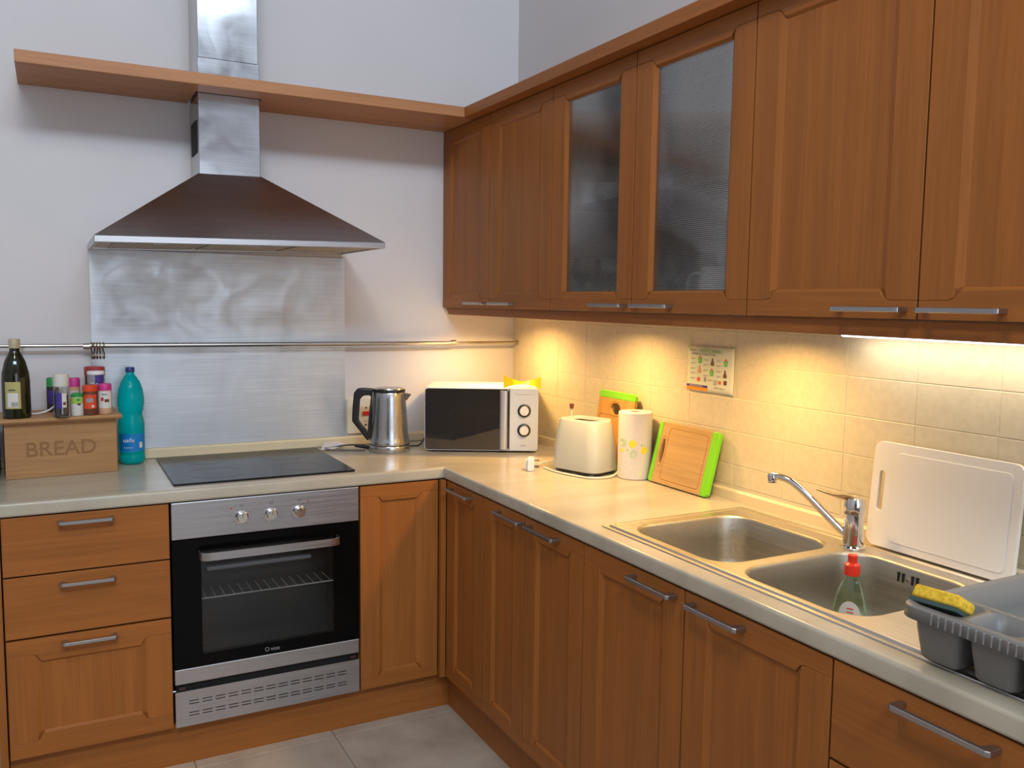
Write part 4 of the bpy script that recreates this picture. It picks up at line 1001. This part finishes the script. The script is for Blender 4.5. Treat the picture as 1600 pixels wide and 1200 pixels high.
def ptext(s, u, v, size, m): text('lettering', s, size, frame((px(u, v)-.0015, *pq(u, v)), (0, -1, 0), (0, 0, 1)), m, pb, .0002)
ptext('WEEKLY DOMESTIC WASTE', .37, .90, .0115, GREYL); ptext('GARBAGE COLLECTION', .35, .825, .0105, GREYL)
pf(pr(0.0, .46, .012, .085), ORANGE, 'orange_band'); pf(pr(0, .46, .088, .135), PUR, 'purple_band'); pf(pr(.06, .36, .105, .117), LBL, 'white_print')
BG = plain('bin_green', (.12, .52, .12)); BB = plain('bag_brown', (.16, .08, .07)); BP = plain('bag_pink', (.62, .30, .22)); PR = plain('print_red', (.75, .10, .03))
def bin_(u, v): 
    pf([(u-.045, v+.06), (u-.03, v-.06), (u+.03, v-.06), (u+.045, v+.06)], BG, 'bin_print'); pf([(u-.03, v+.06), (u+.03, v+.06), (u, v+.115)], PR, 'bin_top_print'); pf(pr(u-.01, u+.01, v-.03, v+.03), LIME, 'bin_mark', lift=.0014)
def bag(u, v, m): pf([(u-.035, v-.07), (u+.035, v-.07), (u+.035, v-.02), (u+.01, v+.06), (u+.02, v+.09), (u-.02, v+.09), (u-.01, v+.06), (u-.035, v-.02)], m, 'bag_print')
bin_(.28, .68); bag(.55, .66, BB); bin_(.83, .655); bag(.27, .47, BP); bin_(.54, .42); bag(.82, .42, BB)
pf([(.26+.035*math.cos(k*PI/6), .26+.05*math.sin(k*PI/6)) for k in range(12)], PR, 'round_print'); pf(pr(.38, .42, .22, .32), GREYL, 'bin_print')
pf(pr(.80, .86, .20, .29), BRN, 'box_print'); pf([(.72+.025*math.cos(k*PI/6), .235+.04*math.sin(k*PI/6)) for k in range(12)], PR, 'round_print')
bm = bmesh.new()
for (u, v) in [(.08, .72), (.08, .62), (.08, .50), (.08, .40), (.08, .28), (.36, .71), (.36, .60), (.36, .48), (.36, .36), (.64, .71), (.64, .60), (.64, .48), (.64, .37), (.46, .27), (.58, .27), (.58, .23), (.58, .19), (.60, .12), (.72, .11)]:
    for k in range(2):
        q = [(px(u+a, v-k*.02+b)-.0012, *pq(u+a, v-k*.02+b)) for a, b in ((0, 0), (.11-.03*k, 0), (.11-.03*k, .007), (0, .007))]
        bm.faces.new([bm.verts.new(c) for c in q])
part('small_print', bm, GREYL, pb)['kind'] = 'stuff'

# ---------------------------------------------------------------- under cupboard lamps
for i, (x, y) in enumerate(PUCK):
    t = thing('puck_lamp', ['warm round lamp under the corner wall cupboard', 'warm round lamp under the first reeded glass door', 'warm round lamp under the second reeded glass door'][i], 'lamp', (x, y, 1.4568), 0, 'warm round lamps under the wall cupboards')
    part('housing', lathe([(0, -.0002), (.036, -.0002), (.034, -.012), (.028, -.014), (0, -.010)], 24), WHITE, t, world=False, smooth=True)
    part('lens', lathe([(0, -.0142), (.026, -.0142), (.024, -.0155), (0, -.0157)], 24), PUCKM, t, world=False)
t = thing('tube_lamp', 'white tube lamp glowing below the pelmet at the right', 'lamp', (-.065, -2.3, 1.41))
part('housing', box(-.085, -.045, -2.70, -1.86, 1.420, 1.4565), WHITE, t)
part('tube', tube([(-.065, -2.69, 1.4125), (-.065, -1.855, 1.4145)], .0065, 12), TUBEM, t, smooth=True)

# ---------------------------------------------------------------- crockery behind the reeded glass
CER = plain('white_ceramic', (.72, .74, .74), .25)
def cup(x, y, z, label, r=.036, h=.08, hand=True, nm='mug'):
    t = thing(nm, label, 'cup', (x, y, z), math.radians(200))
    part('cup_body', lathe([(0, .0005), (r*.7, .0005), (r*.85, .01), (r, h*.5), (r*1.02, h), (r*.95, h), (r*.9, h*.5), (r*.6, .008), (0, .008)], 24, cap=False), CER, t, world=False, smooth=True)
    if hand: part('handle', tube(smoothpath([(r, 0, h*.85), (r+.022, 0, h*.75), (r+.024, 0, h*.4), (r*.97, 0, h*.2)], 4), .004, 8), CER, t, world=False, smooth=True)
cup(-.25, -.960, 1.7965, 'tall white cup on the glass shelf, left door', .030, .075, False, 'cup')
cup(-.25, -1.088, 1.7965, 'white mug on the glass shelf beside the tall cup', .036, .06)
def glass(x, y, label, s=1.0):
    t = thing('wine_glass', label, 'glass', (x, y, 1.4735), 0, 'wine glasses behind the reeded doors')
    part('bowl_and_stem', lathe([(0, .0006), (.030*s, .0006), (.028*s, .004), (.004, .008), (.0035, .060*s), (.012*s, .070*s), (.032*s, .095*s), (.035*s, .120*s), (.029*s, .155*s), (.0275*s, .155*s), (.033*s, .120*s), (.029*s, .095*s), (.004, .072*s), (0, .072*s)], 20, cap=False), CLEAR, t, world=False, smooth=True)
GL = [('front left wine glass behind the first reeded door', -.27, -.965), ('front middle wine glass behind the first reeded door', -.27, -1.045), ('back left wine glass behind the first reeded door', -.19, -.960),
      ('back right wine glass behind the first reeded door', -.19, -1.035), ('front right wine glass behind the first reeded door', -.27, -1.125), ('front left wine glass behind the second reeded door', -.27, -1.42),
      ('back left wine glass behind the second reeded door', -.17, -1.375), ('back right wine glass behind the second reeded door, near the jug', -.17, -1.455)]
for lab, x, y in GL: glass(x, y, lab)
t = thing('white_jug', 'white jug standing behind the second reeded glass door', 'jug', (-.235, -1.575, 1.4735), math.radians(120))
part('jug_body', lathe([(0, .0006), (.048, .0006), (.052, .006), (.050, .05), (.042, .095), (.040, .11), (.036, .11), (.038, .09), (.045, .05), (.046, .01), (0, .008)], 28, cap=False), CER, t, world=False, smooth=True)
part('handle', tube(smoothpath([(.040, 0, .095), (.072, 0, .088), (.080, 0, .05), (.050, 0, .02)], 5), .0045, 8), CER, t, world=False, smooth=True)

# ---------------------------------------------------------------- behind the camera, seen in the microwave door
DW = wood('dark_stained_wood', (.045, .022, .014), 'z', .15)
t = thing('tall_dark_cupboard', 'tall dark wooden cupboard against the rear wall', 'cupboard', (-3.2, -5.8, 0))
part('carcass', box(-3.9, -2.55, -5.98, -5.58, .06, 2.1), DW, t, bev=.004)
for x in (-3.89, -3.22): part('door', box(x, x+.66, -5.579, -5.56, .08, 2.08), DW, t, bev=.003)
for x in (-3.9, -2.61): part('foot', box(x, x+.06, -5.95, -5.62, 0, .0595), DW, t)
t = thing('dining_chair', 'dark wooden slat-back dining chair behind the camera', 'chair', (-2.75, -4.75, 0), math.radians(20))
part('seat', box(-.21, .21, -.21, .21, .43, .46), DW, t, world=False, bev=.006)
for x in (-.19, .19):
    part('leg', box(x-.018, x+.018, .165, .20, 0, .4295), DW, t, world=False, bev=.003)
    part('leg', box(x-.018, x+.018, -.20, -.165, 0, .4295), DW, t, world=False, bev=.003)
    part('back_post', box(x-.018, x+.018, -.20, -.170, .4605, .95), DW, t, world=False, bev=.003)
for z in (.58, .70, .86): part('back_slat', box(-.1715, .1715, -.192, -.177, z, z+.06), DW, t, world=False, bev=.002)
